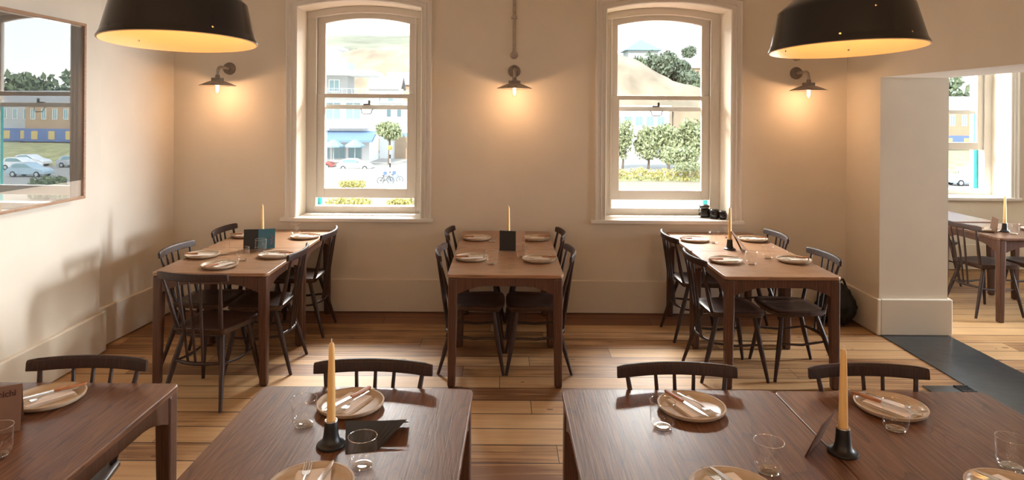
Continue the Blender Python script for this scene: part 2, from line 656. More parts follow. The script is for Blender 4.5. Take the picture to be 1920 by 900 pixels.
def sweep(path, prof, mb, yw):
    """Casing: profile points (offset outward, depth into the room) swept along the opening outline."""
    n = len(path)
    offs = []
    for i in range(n):
        p = Vector(path[i])
        d0 = (p - Vector(path[i - 1])).normalized() if i > 0 else None
        d1 = (Vector(path[i + 1]) - p).normalized() if i < n - 1 else None
        n0 = Vector((-d0.y, d0.x)) if d0 else None
        n1 = Vector((-d1.y, d1.x)) if d1 else None
        if n0 is None:
            o = n1
        elif n1 is None:
            o = n0
        else:
            s = n0 + n1
            o = s / (1 + n0.dot(n1))
        offs.append(o)
    vs = []
    for i in range(n):
        for u, w in prof:
            q = Vector(path[i]) + offs[i] * u
            vs.append((q.x, yw - w, q.y))
    m = len(prof)
    fs = [(i * m + k, i * m + k + 1, (i + 1) * m + k + 1, (i + 1) * m + k) for i in range(n - 1) for k in range(m - 1)]
    fs += [tuple(range(m)), tuple(range((n - 1) * m, n * m))]
    mb.add(vs, fs)
    return mb


def window(k, cx, yw, raise_by, teal_side, lug):
    root = bpy.data.objects.new('window_%d' % k, None)
    COL.objects.link(root)
    root['kind'] = 'structure'
    # moulded casing on the wall
    path = [(cx - HW, SILL)] + arc(cx, HW, SPR, RISE, 20) + [(cx + HW, SILL)]
    prof = [(0.0, 0.0), (0.0, 0.014), (0.010, 0.022), (0.014, 0.014), (0.040, 0.016), (0.046, 0.026), (0.054, 0.018),
            (0.078, 0.020), (0.084, 0.034), (0.094, 0.036), (0.100, 0.028), (0.100, 0.0)]
    sweep(path, prof, MB(), yw).build('casing', M['trim'], root)
    # sill board
    MB().box(cx - HW - 0.14, cx + HW + 0.12, yw - 0.045, yw, SILL - 0.035, SILL).box(cx - HW, cx + HW, yw, yw + 0.40, SILL - 0.04, SILL).build('sill_board', M['trim'], root, bevel=0.006)
    # box frame: jambs, arched head, bottom rail
    y0, y1 = yw + 0.29, yw + 0.41
    fr = MB()
    J = 0.078
    fr.box(cx - HW, cx - HW + J, y0, y1, SILL, SPR - 0.06)
    fr.box(cx + HW - J, cx + HW, y0, y1, SILL, SPR - 0.06)
    outer = arc(cx, HW, SPR, RISE)
    inner = arc(cx, HW - J, SPR - 0.05, RISE * 0.8)
    fr.prism([(cx - HW, SPR - 0.06)] + outer + [(cx + HW, SPR - 0.06)] + [(cx + HW - J, SPR - 0.06)] + inner[::-1] + [(cx - HW + J, SPR - 0.06)], y0, y1)
    fr.box(cx - HW + J, cx + HW - J, y0 + 0.005, y1, SILL, SILL + 0.06)
    # parting beads standing proud round the frame
    for s in (-1, 1):
        xa = cx + s * (HW - J)
        fr.box(min(xa, xa - s * 0.016), max(xa, xa - s * 0.016), y0 - 0.012, y0 + 0.006, SILL + 0.06, SPR - 0.05)
    fr.build('box_frame', M['sash'], root, bevel=0.003)
    # sashes
    xi = HW - J - 0.004
    ST = 0.085
    yl0, yl1 = y0 + 0.012, y0 + 0.054     # lower sash, room side
    yu0, yu1 = y0 + 0.062, y0 + 0.104     # upper sash, outside
    zb = SILL + 0.06 + raise_by
    zt = zb + 0.985
    lo = MB()
    lo.box(cx - xi, cx - xi + ST, yl0, yl1, zb, zt).box(cx + xi - ST, cx + xi, yl0, yl1, zb, zt)
    lo.box(cx - xi + ST, cx + xi - ST, yl0, yl1, zb, zb + 0.09).box(cx - xi + ST, cx + xi - ST, yl0, yl1, zt - 0.04, zt)
    lower = lo.build('lower_sash', M['sash'], root, bevel=0.004)
    MB().box(cx - xi + ST - 0.005, cx + xi - ST + 0.005, (yl0 + yl1) / 2 - 0.002, (yl0 + yl1) / 2 + 0.002, zb + 0.085, zt - 0.035).build('lower_pane', M['pane'], lower)
    zu = 1.822
    up = MB()
    up.box(cx - xi, cx - xi + ST - 0.01, yu0, yu1, zu, SPR - 0.10).box(cx + xi - ST + 0.01, cx + xi, yu0, yu1, zu, SPR - 0.10)
    up.box(cx - xi + ST - 0.01, cx + xi - ST + 0.01, yu0, yu1, zu, zu + 0.042)
    o2 = arc(cx, xi, SPR - 0.03, RISE * 0.8)
    i2 = arc(cx, xi - ST + 0.01, SPR - 0.095, RISE * 0.75)
    up.prism([(cx - xi, SPR - 0.10)] + o2 + [(cx + xi, SPR - 0.10)] + [(cx + xi - ST + 0.01, SPR - 0.10)] + i2[::-1] + [(cx - xi + ST - 0.01, SPR - 0.10)], yu0, yu1)
    upper = up.build('upper_sash', M['sash'], root, bevel=0.003)
    gp = arc(cx, xi - ST + 0.015, SPR - 0.09, RISE * 0.75)
    MB().prism([(cx - xi + ST - 0.015, zu + 0.036)] + gp + [(cx + xi - ST + 0.015, zu + 0.036)], (yu0 + yu1) / 2 - 0.002, (yu0 + yu1) / 2 + 0.002).build('upper_pane', M['pane'], upper)
    # catch and looped handle on the meeting rail
    hx = cx + lug
    c = MB().box(hx - 0.035, hx + 0.03, yu0 - 0.012, yu0 + 0.02, zu + 0.042, zu + 0.052).box(hx + 0.012, hx + 0.03, yu0 - 0.012, yu0 + 0.01, zu + 0.052, zu + 0.085)
    c.build('catch', M['brass_stay'], upper, bevel=0.003)
    MB().tube([(hx - 0.06, yu0 - 0.006, zu + 0.004), (hx - 0.05, yu0 - 0.018, zu - 0.008), (hx - 0.045, yu0 - 0.02, zu - 0.035), (hx - 0.03, yu0 - 0.02, zu - 0.045), (hx + 0.03, yu0 - 0.02, zu - 0.045),
                (hx + 0.045, yu0 - 0.02, zu - 0.035), (hx + 0.05, yu0 - 0.018, zu - 0.008), (hx + 0.06, yu0 - 0.006, zu + 0.004)], 0.0035, 8).build('loop_handle', M['brass_stay'], upper, smooth=True)
    # outside: teal painted stop
    for s in teal_side:
        xa = cx + s * (HW - 0.005)
        xb = xa - s * 0.105
        MB().box(min(xa, xb), max(xa, xb), y1 + 0.005, y1 + 0.04, SILL + 0.01, SPR - 0.02).build('outer_stop', M['teal'], root, bevel=0.004)
    return root


window(1, WINS[0][0], WINS[0][1], 0.078, (-1, 1), 0.0)
window(2, WINS[1][0], WINS[1][1], 0.078, (-1, 1), -0.03)
window(3, WINS[2][0], WINS[2][1], 0.48, (-1, 1), 0.0)


# ------------------------------------------------------------------ tables
L_, W_, H_ = 0.81, 0.763, 0.74


def make_table():
    t = thing('dining_table', 'table', 'table')
    top = MB()
    r = 0.03
    poly = []
    for cx, cy, a0 in ((L_ / 2 - r, W_ / 2 - r, 0), (-L_ / 2 + r, W_ / 2 - r, 90), (-L_ / 2 + r, -W_ / 2 + r, 180), (L_ / 2 - r, -W_ / 2 + r, 270)):
        for k in range(5):
            a = math.radians(a0 + k * 22.5)
            poly.append((cx + r * math.cos(a), cy + r * math.sin(a)))
    top.prism(poly, H_ - 0.022, H_, 'xy')
    top.build('tabletop', M['table'], t, bevel=0.004)
    for sx in (-1, 1):
        for sy in (-1, 1):
            mb = MB()
            a, b = 0.062, 0.050
            x0, y0 = sx * (L_ / 2 - 0.006), sy * (W_ / 2 - 0.006)
            vs = []
            for z, s in ((0, b), (0.5, a * 0.97), (H_ - 0.022, a)):
                vs += [(x0, y0, z), (x0 - sx * s, y0, z), (x0 - sx * s, y0 - sy * s, z), (x0, y0 - sy * s, z)]
            fs = [(i * 4 + k, i * 4 + (k + 1) % 4, (i + 1) * 4 + (k + 1) % 4, (i + 1) * 4 + k) for i in range(2) for k in range(4)] + [(0, 1, 2, 3), (8, 9, 10, 11)]
            mb.add(vs, fs).build('leg', M['table_leg'], t, bevel=0.012, seg=3)

    def apron_poly(h):
        z1 = H_ - 0.022
        pts = [(-h, z1), (h, z1)]
        n = 14
        low = []
        for i in range(n + 1):
            u = 1 - 2 * i / n
            d = 0.055 + 0.055 * max(0.0, (abs(u) - 0.45) / 0.55) ** 1.6
            low.append((u * h, z1 - d))
        return pts + low
    for s in (-1, 1):
        y = s * (W_ / 2 - 0.024)
        MB().prism(apron_poly(L_ / 2 - 0.065), y - 0.011, y + 0.011, 'xz').build('apron', M['table_leg'], t, bevel=0.002)
        x = s * (L_ / 2 - 0.024)
        MB().prism(apron_poly(W_ / 2 - 0.065), x - 0.011, x + 0.011, 'yz').build('apron', M['table_leg'], t, bevel=0.002)
    return t


TABLE = Kind(make_table())
FG, BG = 'front row dining tables', 'dining tables along the window wall'
TABLE.put((-1.660, 2.2085, 0), 0, 'brown wooden dining table cut off by the left edge, in the front row', FG)
TABLE.put((-0.528, 2.182, 0), math.radians(-1.1), 'brown wooden dining table with black candlestick and black card, front row centre', FG)
TABLE.put((0.628, 2.178, 0), math.radians(0.3), 'brown wooden dining table right of the front aisle, pushed against another table', FG)
TABLE.put((1.440, 2.178, 0), math.radians(0.3), 'brown wooden dining table in the front right corner, with leaning brown card', FG)
GX = {'left': -1.925, 'middle': 0.007, 'right': 1.822}
sheen_top = None


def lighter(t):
    global sheen_top
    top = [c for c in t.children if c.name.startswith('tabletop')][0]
    if sheen_top is None:
        sheen_top = top.data.copy()
        sheen_top.materials[0] = M['table_sheen']
    top.data = sheen_top


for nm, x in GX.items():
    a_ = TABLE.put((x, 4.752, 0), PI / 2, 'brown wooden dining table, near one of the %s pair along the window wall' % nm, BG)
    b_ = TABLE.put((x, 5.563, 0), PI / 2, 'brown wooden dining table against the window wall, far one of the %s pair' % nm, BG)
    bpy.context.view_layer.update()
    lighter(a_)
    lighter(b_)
SG = 'dining tables in the side room'
TABLE.put((4.672, 6.185, 0), PI / 2, 'dark wooden dining table with candle in the side room, at the right edge', SG)
TABLE.put((4.525, 7.06, 0), 0, 'dark wooden dining table in the side room, half hidden by the white pier', SG)


# ------------------------------------------------------------------ chairs
def make_chair():
    """Facing +y; the back is at -y."""
    t = thing('spindle_back_chair', 'chair', 'chair')
    # seat: broad rounded front, narrower straight rear, lightly dished
    out = []
    half = [(0.150, -0.185), (0.168, -0.172), (0.188, -0.05), (0.205, 0.08), (0.208, 0.135), (0.190, 0.175), (0.145, 0.192), (0.075, 0.199)]
    out = half + [(0.0, 0.201)] + [(-x, y) for x, y in half[::-1]]
    n = len(out)
    vs = []
    rings = [(1.0, 0.462, 0), (0.97, 0.466, 0), (0.75, 0.460, 1), (0.4, 0.455, 1)]
    for s, z, d in rings:
        vs += [(x * s, y * s, z) for x, y in out]
    vs.append((0, 0, 0.4535))
    b0 = len(vs)
    for s, z in ((1.0, 0.448), (0.93, 0.428)):
        vs += [(x * s, y * s, z) for x, y in out]
    fs = []
    for i in range(3):
        fs += [(i * n + k, i * n + (k + 1) % n, (i + 1) * n + (k + 1) % n, (i + 1) * n + k) for k in range(n)]
    fs += [(3 * n + k, 3 * n + (k + 1) % n, 4 * n) for k in range(n)]
    fs += [(k, (k + 1) % n, b0 + (k + 1) % n, b0 + k) for k in range(n)]
    fs += [(b0 + k, b0 + (k + 1) % n, b0 + n + (k + 1) % n, b0 + n + k) for k in range(n)]
    fs.append(tuple(b0 + n + k for k in range(n)))
    MB().add(vs, fs).build('seat', M['chair_seat'], t, smooth=True)
    # curved crest rail
    ns = 14
    vs, fs = [], []
    sec = [(-0.010, -0.018), (-0.011, 0.019), (-0.006, 0.027), (0.006, 0.027), (0.011, 0.019), (0.010, -0.018), (0.005, -0.021), (-0.005, -0.021)]
    m = len(sec)
    for i in range(ns + 1):
        u = -1 + 2 * i / ns
        x = 0.232 * u
        yc = -0.285 + 0.046 * u * u
        taper = 1.0 if abs(u) < 0.98 else 0.86
        for a, b in sec:
            vs.append((x, yc + a * taper - 0.12 * b, 0.798 + b * taper))
    for i in range(ns):
        fs += [(i * m + k, i * m + (k + 1) % m, (i + 1) * m + (k + 1) % m, (i + 1) * m + k) for k in range(m)]
    fs += [tuple(range(m)), tuple(range(ns * m, ns * m + m))]
    MB().add(vs, fs).build('crest_rail', M['chair'], t, smooth=True, bevel=0.003)
    # outer posts, thicker and flattened towards the seat
    for s in (-1, 1):
        MB().tube([(s * 0.190, -0.252, 0.785), (s * 0.176, -0.228, 0.69), (s * 0.160, -0.200, 0.57), (s * 0.143, -0.166, 0.455)], [0.0085, 0.0105, 0.014, 0.0125], 10).build('back_post', M['chair'], t, smooth=True)
    # spindles run down behind the seat to the rear stretcher
    for x in (-0.075, 0.0, 0.075):
        MB().tube([(x, -0.283 + 0.046 * (x / .232) ** 2, 0.785), (x * 0.82, -0.243, 0.55), (x * 0.66, -0.207, 0.272)], [0.007, 0.0095, 0.0075], 8).build('spindle', M['chair'], t, smooth=True)
    # legs
    for s in (-1, 1):
        MB().tube([(s * 0.150, 0.120, 0.445), (s * 0.182, 0.155, 0.22), (s * 0.212, 0.195, 0.0)], [0.014, 0.0175, 0.0105], 10).build('leg', M['chair'], t, smooth=True)
        MB().tube([(s * 0.125, -0.120, 0.445), (s * 0.160, -0.180, 0.25), (s * 0.196, -0.255, 0.0)], [0.014, 0.0175, 0.0105], 10).build('leg', M['chair'], t, smooth=True)
        MB().tube([(s * 0.162, -0.178, 0.255), (s * 0.170, -0.01, 0.235), (s * 0.178, 0.152, 0.245)], [0.007, 0.0095, 0.007], 8).build('side_stretcher', M['chair'], t, smooth=True)
    MB().tube([(-0.158, -0.176, 0.262), (-0.08, -0.202, 0.262), (0.0, -0.212, 0.262), (0.08, -0.202, 0.262), (0.158, -0.176, 0.262)], [0.009, 0.012, 0.013, 0.012, 0.009], 8).build('rear_stretcher', M['chair'], t, smooth=True)
    return t


CHAIR = Kind(make_chair())
CG = 'dark spindle back chairs'
R = math.radians
CHAIRS = [
    # x, y, facing direction (degrees; 0 faces +y away from the camera), label
    (-1.622, 2.362, 181, 'dark spindle-back chair behind the front table at the left edge'),
    (-0.515, 2.346, 178.0, 'dark spindle-back chair behind the front table with the black candlestick'),
    (0.672, 2.336, 180.5, 'dark spindle-back chair behind the front table right of the aisle'),
    (1.410, 2.336, 180, 'dark spindle-back chair behind the table with the leaning brown card'),
    (-1.842, 4.255, -9, 'dark spindle-back chair at the near end of the left tables, back to us'),
    (-2.117, 4.79, -93, 'dark spindle-back chair on the left side of the left tables, nearer one'),
    (-2.095, 5.56, -91, 'dark spindle-back chair on the left side of the left tables, by the window wall'),
    (-1.712, 4.74, 91, 'dark spindle-back chair on the aisle side of the left tables, nearer one'),
    (-1.69, 5.49, 90, 'dark spindle-back chair on the aisle side of the left tables, by the window wall'),
    (-0.197, 4.775, -90, 'dark spindle-back chair on the left side of the middle tables, nearer one'),
    (-0.200, 5.53, -91, 'dark spindle-back chair on the left side of the middle tables, by the wall'),
    (0.212, 4.775, 90, 'dark spindle-back chair on the right side of the middle tables, nearer one'),
    (0.205, 5.50, 91, 'dark spindle-back chair on the right side of the middle tables, by the wall'),
    (1.568, 4.67, -87, 'dark spindle-back chair on the left side of the right tables, nearer one'),
    (1.585, 5.44, -88, 'dark spindle-back chair on the left side of the right tables, under the window'),
    (2.010, 4.70, 92, 'dark spindle-back chair on the right side of the right tables, nearer one'),
    (1.99, 5.48, 91, 'dark spindle-back chair on the right side of the right tables, by the wall'),
    (4.42, 6.14, -84, 'dark spindle-back chair in the side room, seen whole beside the table with candle'),
    (4.885, 6.14, 90, 'dark spindle-back chair in the side room, mostly cut off by the right edge'),
    (4.60, 7.22, 180, 'dark spindle-back chair in the side room, behind the far half-hidden table'),
]
for x, y, d, lab in CHAIRS:
    CHAIR.put((x, y, 0), R(d), lab, CG)


# ------------------------------------------------------------------ place settings
def make_plate():
    t = thing('plate', 'plate', 'plate')
    R0 = 0.120
    MB().lathe([(0.0, 0.0), (0.080, 0.0), (0.106, 0.004), (0.117, 0.012), (R0, 0.0215), (R0 - 0.0015, 0.0225), (R0 - 0.006, 0.0220), (R0 - 0.0075, 0.0195)], 48).build('body', M['stone_rim'], t, smooth=True, weld=True)
    MB().lathe([(R0 - 0.0072, 0.0197), (0.108, 0.0115), (0.098, 0.0075), (0.0, 0.0065)], 48).build('glazed_well', M['stone'], t, smooth=True, weld=True)
    return t


def make_napkin():
    mb = MB()
    nx, ny = 6, 12
    w, l = 0.100, 0.164

    def h(i, j, k):
        return 0.0078 + k * 0.0042 + (0.0010 * math.sin(i * 1.3 + j * 0.5) if k else 0)
    for layer in range(3):
        z = 0.0072 + layer * 0.0042
        s = 1.0 - 0.03 * layer
        vs, fs = [], []
        for kk in (0, 1):
            for j in range(ny + 1):
                for i in range(nx + 1):
                    x = (-0.5 + i / nx) * w * s + 0.002 * layer
                    y = (-0.5 + j / ny) * l * s
                    e = 1.0 if 0 < i < nx and 0 < j < ny else 0.0
                    zz = z + (0.0034 + 0.0008 * math.sin(x * 90 + y * 40 + layer)) * (kk * (0.55 + 0.45 * e)) + (0.0008 * (1 - e) if not kk else 0)
                    vs.append((x, y, zz))
        q = (nx + 1) * (ny + 1)
        for j in range(ny):
            for i in range(nx):
                a = j * (nx + 1) + i
                fs.append((a, a + 1, a + nx + 2, a + nx + 1))
                fs.append((q + a, q + a + nx + 1, q + a + nx + 2, q + a + 1))
        ring = [i for i in range(nx + 1)] + [j * (nx + 1) + nx for j in range(1, ny + 1)] + [ny * (nx + 1) + i for i in range(nx - 1, -1, -1)] + [j * (nx + 1) for j in range(ny - 1, 0, -1)]
        for i in range(len(ring)):
            a, b = ring[i], ring[(i + 1) % len(ring)]
            fs.append((a, b, q + b, q + a))
        mb.add(vs, fs)
    o = mb.build('napkin', M['linen'], None, smooth=True)
    return tag(o, 'napkin', 'napkin')


def make_knife():
    t = thing('table_knife', 'knife', 'knife')
    MB().prism([(-0.0075, -0.125), (0.0065, -0.125), (0.0085, -0.11), (0.0065, -0.03), (0.006, -0.022), (-0.006, -0.022), (-0.0085, -0.06)], 0.0, 0.009, 'xy').build('knife_handle', M['handle'], t, bevel=0.003)
    MB().prism([(-0.006, -0.022), (0.006, -0.022), (0.0085, 0.0), (0.0095, 0.05), (0.0075, 0.085), (0.001, 0.112), (-0.004, 0.108), (-0.0065, 0.06)], 0.0034, 0.0054, 'xy').build('blade', M['steel'], t, bevel=0.0006)
    return t


def make_fork():
    t = thing('table_fork', 'fork', 'fork')
    mb = MB()
    # shank, flattened and lightly arched
    pts = [(0, -0.105, 0.003), (0, -0.06, 0.005), (0, -0.02, 0.0085), (0, 0.012, 0.008), (0, 0.03, 0.004)]
    wid = [0.0085, 0.006, 0.0035, 0.0033, 0.006]
    vs, fs = [], []
    for p, w in zip(pts, wid):
        for a, b in ((-1, 0), (-0.6, 0.8), (0.6, 0.8), (1, 0), (0.6, -0.8), (-0.6, -0.8)):
            vs.append((p[0] + a * w, p[1], p[2] + b * 0.0016))
    for i in range(4):
        fs += [(i * 6 + k, i * 6 + (k + 1) % 6, (i + 1) * 6 + (k + 1) % 6, (i + 1) * 6 + k) for k in range(6)]
    fs += [(0, 1, 2, 3, 4, 5), tuple(range(24, 30))]
    mb.add(vs, fs)
    mb.prism([(-0.006, 0.028), (0.006, 0.028), (0.0115, 0.038), (0.0118, 0.052), (-0.0118, 0.052), (-0.0115, 0.038)], 0.0022, 0.0044, 'xy')
    mb.build('shank', M['steel'], t, smooth=True)
    tn = MB()
    for x in (-0.0103, -0.0035, 0.0035, 0.0103):
        tn.tube([(x, 0.05, 0.0033), (x, 0.075, 0.0025), (x * 0.97, 0.100, 0.0075)], [0.0015, 0.0014, 0.0007], 6)
    tn.build('tines', M['steel'], t, smooth=True)
    return t


PLATE, NAPKIN, KNIFE, FORK = Kind(make_plate()), Kind(make_napkin()), Kind(make_knife()), Kind(make_fork())


def setting(x, y, facing, where, twist=0.0, nap=True, cut=0.0, spread=0.017):
    """FACING: the direction in which the diner looks (0 = +y)."""
    PLATE.put((x, y, H_), R(facing), 'round cream stoneware plate, ' + where, 'stoneware plates')
    a = R(facing + twist)

    def off(dx, dy):
        return (x + dx * math.cos(a) - dy * math.sin(a), y + dx * math.sin(a) + dy * math.cos(a))
    p = off(0.002, 0.004)
    NAPKIN.put((p[0], p[1], H_), a, 'folded cream napkin on the plate, ' + where, 'cream napkins')
    kz = H_ + 0.0208
    p = off(spread, 0.0)
    KNIFE.put((p[0], p[1], kz), a + R(cut), 'wooden-handled steel knife, ' + where, 'table knives')
    p = off(-spread, 0.012)
    FORK.put((p[0], p[1], kz), a + R(cut * 0.4 + 4), 'steel fork, ' + where, 'table forks')


setting(-1.655, 2.425, 180, 'front table at the left edge', -38, cut=-6)
setting(-0.549, 2.392, 180, 'far side of the black candlestick table', -22, cut=-8)
setting(-0.537, 1.862, 0, 'cut off by the bottom edge, left of the aisle', 12, cut=-20, spread=0.02)
setting(0.672, 2.385, 180, 'far side of the front table right of the aisle', 20, cut=4)
setting(0.640, 1.850, 0, 'cut off by the bottom edge, right of the aisle', 14, cut=10, spread=0.014)
setting(1.392, 2.398, 180, 'beside the leaning brown card', 32, cut=4)
setting(1.420, 1.848, 0, 'cut off at the bottom right corner', 20, cut=10, spread=0.014)
setting(-2.195, 4.84, -90, 'left table pair, nearer seat on the left', 5)
setting(-2.18, 5.62, -90, 'left table pair, window seat on the left', 2)
setting(-1.935, 4.525, 0, 'left table pair, near end seat', -25, cut=-10)
setting(-1.672, 4.86, 90, 'left table pair, nearer seat on the right', 3)
setting(-1.672, 5.58, 90, 'left table pair, window seat on the right', -3)
setting(-0.238, 4.81, -90, 'middle table pair, nearer seat on the left', 3)
setting(-0.234, 5.57, -90, 'middle table pair, wall seat on the left', -2)
setting(0.246, 4.78, 90, 'middle table pair, nearer seat on the right', 2)
setting(0.255, 5.58, 90, 'middle table pair, wall seat on the right', 2)
setting(1.585, 4.79, -90, 'right table pair, nearer seat on the left', 4)
setting(1.585, 5.57, -90, 'right table pair, window seat on the left', -3)
setting(2.087, 4.81, 90, 'right table pair, nearer seat on the right', 3)
setting(2.085, 5.60, 90, 'right table pair, wall seat on the right', 2)
setting(4.44, 6.17, -90, 'side room table with the candle', 4)
setting(4.92, 6.17, 90, 'side room table, at the right edge', 4)
PLATE.put((4.30, 7.12, H_), 0, 'round cream stoneware plate, far side room table by the pier', 'stoneware plates')


# ------------------------------------------------------------------ tumblers
def make_tumbler():
    t = thing('tumbler', 'tumbler', 'glass')
    prof = [(0.024, 0.006), (0.031, 0.008), (0.0385, 0.017), (0.0415, 0.032), (0.0425, 0.0935)]
    MB().lathe(prof, 48).build('side', M['glass'], t, smooth=True)
    MB().lathe([(0.0425 + 0.0011 * math.cos(a), 0.0937 + 0.0011 * math.sin(a)) for a in [2 * PI * i / 8 for i in range(8)]], 48, close=True).build('rim', M['glass_rim'], t, smooth=True)
    MB().lathe([(0.0, 0.0), (0.022, 0.0), (0.028, 0.0015), (0.031, 0.006), (0.029, 0.0095), (0.021, 0.0105), (0.010, 0.0085), (0.0, 0.008)], 40).build('thick_base', M['glass_rim'], t, smooth=True, weld=True)
    return t


TUMBLER = Kind(make_tumbler())
TUMBLERS = [
    (-1.542, 2.03, 'clear glass tumbler half out of frame at the left edge'),
    (-0.672, 2.245, 'clear glass tumbler left of the black candlestick'),
    (-0.419, 1.985, 'clear glass tumbler right of the black candlestick, nearer us'),
    (0.536, 2.245, 'clear glass tumbler right of the aisle, left of the plate'),
    (0.786, 1.972, 'clear glass tumbler near the bottom plate right of the aisle'),
    (1.320, 2.243, 'clear glass tumbler in front of the plate beside the leaning brown card'),
    (1.528, 2.002, 'clear glass tumbler at the bottom right corner of the picture'),
    (-2.065, 4.90, 'clear glass tumbler by the left plate, left table pair'),
    (-1.848, 4.71, 'clear glass tumbler by the near end plate, left table pair'),
    (-1.836, 5.02, 'clear glass tumbler in front of the teal card, left table pair'),
    (-1.800, 5.74, 'clear glass tumbler by the window seat plate, left table pair'),
    (-0.090, 4.66, 'clear glass tumbler by the nearer left plate, middle table pair'),
    (0.129, 4.90, 'clear glass tumbler by the nearer right plate, middle table pair'),
    (-0.100, 5.46, 'clear glass tumbler by the wall left plate, middle table pair'),
    (1.713, 5.46, 'clear glass tumbler by the window left plate, right table pair'),
    (1.741, 4.70, 'clear glass tumbler by the nearer left plate, right table pair'),
    (1.936, 4.90, 'clear glass tumbler by the nearer right plate, right table pair'),
    (1.906, 5.70, 'clear glass tumbler behind the candle, right table pair'),
    (4.575, 5.99, 'clear glass tumbler in front of the candle in the side room'),
]
for x, y, lab in TUMBLERS:
    TUMBLER.put((x, y, H_), random.random() * 6, lab, 'glass tumblers')


# ------------------------------------------------------------------ candles
def make_holder():
    t = thing('candlestick', 'candlestick', 'candlestick')
    MB().lathe([(0.0, 0.0), (0.044, 0.0), (0.0455, 0.004), (0.044, 0.0085), (0.034, 0.0115), (0.0275, 0.018), (0.0235, 0.035), (0.0215, 0.060), (0.0205, 0.079), (0.0195, 0.0815), (0.0152, 0.0815), (0.0148, 0.052), (0.0, 0.052)], 40).build('base', M['holder'], t, smooth=True, weld=True)
    MB().lathe([(0.0206, 0.0795), (0.0198, 0.0826), (0.0152, 0.0826), (0.0150, 0.0795)], 40).build('socket_rim', M['holder_rim'], t, smooth=True)
    return t


def make_candle():
    t = thing('taper_candle', 'candle', 'candle')
    MB().lathe([(0.0, 0.0), (0.0138, 0.0), (0.0140, 0.03), (0.0118, 0.15), (0.0094, 0.25), (0.0086, 0.266), (0.006, 0.274), (0.0, 0.277)], 24).build('wax', M['wax'], t, smooth=True, weld=True)
    MB().tube([(0, 0, 0.272), (0.0012, 0, 0.281), (-0.0008, 0.0006, 0.288)], [0.002, 0.0017, 0.001], 6).build('wick', M['wick'], t, smooth=True)
    return t


HOLDER, CANDLE = Kind(make_holder()), Kind(make_candle())
for x, y, wh in [(-0.546, 2.113, 'on the front table left of the aisle'), (1.064, 2.088, 'on the front table beside the leaning brown card'),
                 (-1.888, 5.19, 'behind the teal card on the left table pair'), (0.028, 5.20, 'behind the dark card on the middle table pair'),
                 (1.762, 5.22, 'on the right table pair'), (4.575, 6.10, 'on the side room table')]:
    HOLDER.put((x, y, H_), 0, 'black iron candlestick ' + wh, 'black candlesticks')
    CANDLE.put((x, y, H_ + 0.0525), random.random() * 6, 'unlit yellow taper candle ' + wh, 'yellow taper candles')


# ------------------------------------------------------------------ menus
def card(name, label, front, back, quad, ridge_to, bow=0.0):
    """A folded card: QUAD is the face in view (near-left, near-right, far-right, far-left); RIDGE_TO moves the
    near edge of the hidden second leaf, hinged along the far edge."""
    t = thing(name, label, 'menu', tuple(sum(c[i] for c in quad) / 4 for i in range(2)) + (H_,), group='menu cards')
    o = Vector(t.location)
    NL, NR, FR, FL = [Vector(c) - o for c in quad]
    th = 0.0012

    def leaf(a, b, c, d, nm, m):
        nrm = (b - a).cross(d - a).normalized()
        n = 10
        vs, fs = [], []
        for k in (0, 1):
            for i in range(n + 1):
                u = i / n
                for v, (p, q) in enumerate(((a, b), (d, c))):
                    w = p.lerp(q, u) + nrm * (k * th + bow * (u ** 3) * v)
                    vs.append(w)
        h = 2 * (n + 1)
        for i in range(n):
            a0 = 2 * i
            fs += [(a0, a0 + 2, a0 + 3, a0 + 1), (h + a0, h + a0 + 1, h + a0 + 3, h + a0 + 2), (a0, h + a0, h + a0 + 2, a0 + 2), (a0 + 1, a0 + 3, h + a0 + 3, h + a0 + 1)]
        fs += [(0, 1, h + 1, h), (2 * n, h + 2 * n, h + 2 * n + 1, 2 * n + 1)]
        return MB().add(vs, fs).build(nm, m, t)
    leaf(NL, NR, FR, FL, 'front_leaf', front)
    d = Vector(ridge_to)
    dn = Vector((0, 0, -0.0014))
    leaf(FL + dn, FR + dn, FR + d, FL + d, 'back_leaf', back)
    return t


Z = H_ + 0.0006
card('menu_card', 'black folded menu card lying in front of the plate by the candlestick', M['menu_black'], M['menu_black'],
     [(-0.488, 2.060, Z), (-0.392, 2.082, Z), (-0.320, 2.200, 0.779), (-0.520, 2.196, 0.780)], (0.0, 0.055, -0.036), bow=0.006)
card('menu_card', 'brown folded menu card leaning up to the candlestick, front right table', M['menu_brown'], M['menu_brown'],
     [(0.932, 2.065, Z), (1.030, 2.172, Z), (1.072, 2.150, 0.852), (0.980, 2.052, 0.845)], (-0.037, 0.017, -0.104))
lm = card('menu_card', 'brown menu card with dark lettering at the left edge of the picture', M['menu_brown'], M['menu_brown'],
          [(-1.800, 2.075, Z), (-1.594, 2.200, Z), (-1.606, 2.225, 0.885), (-1.812, 2.100, 0.885)], (-0.03, 0.05, -0.143))
# V-shaped standing cards on the back tables


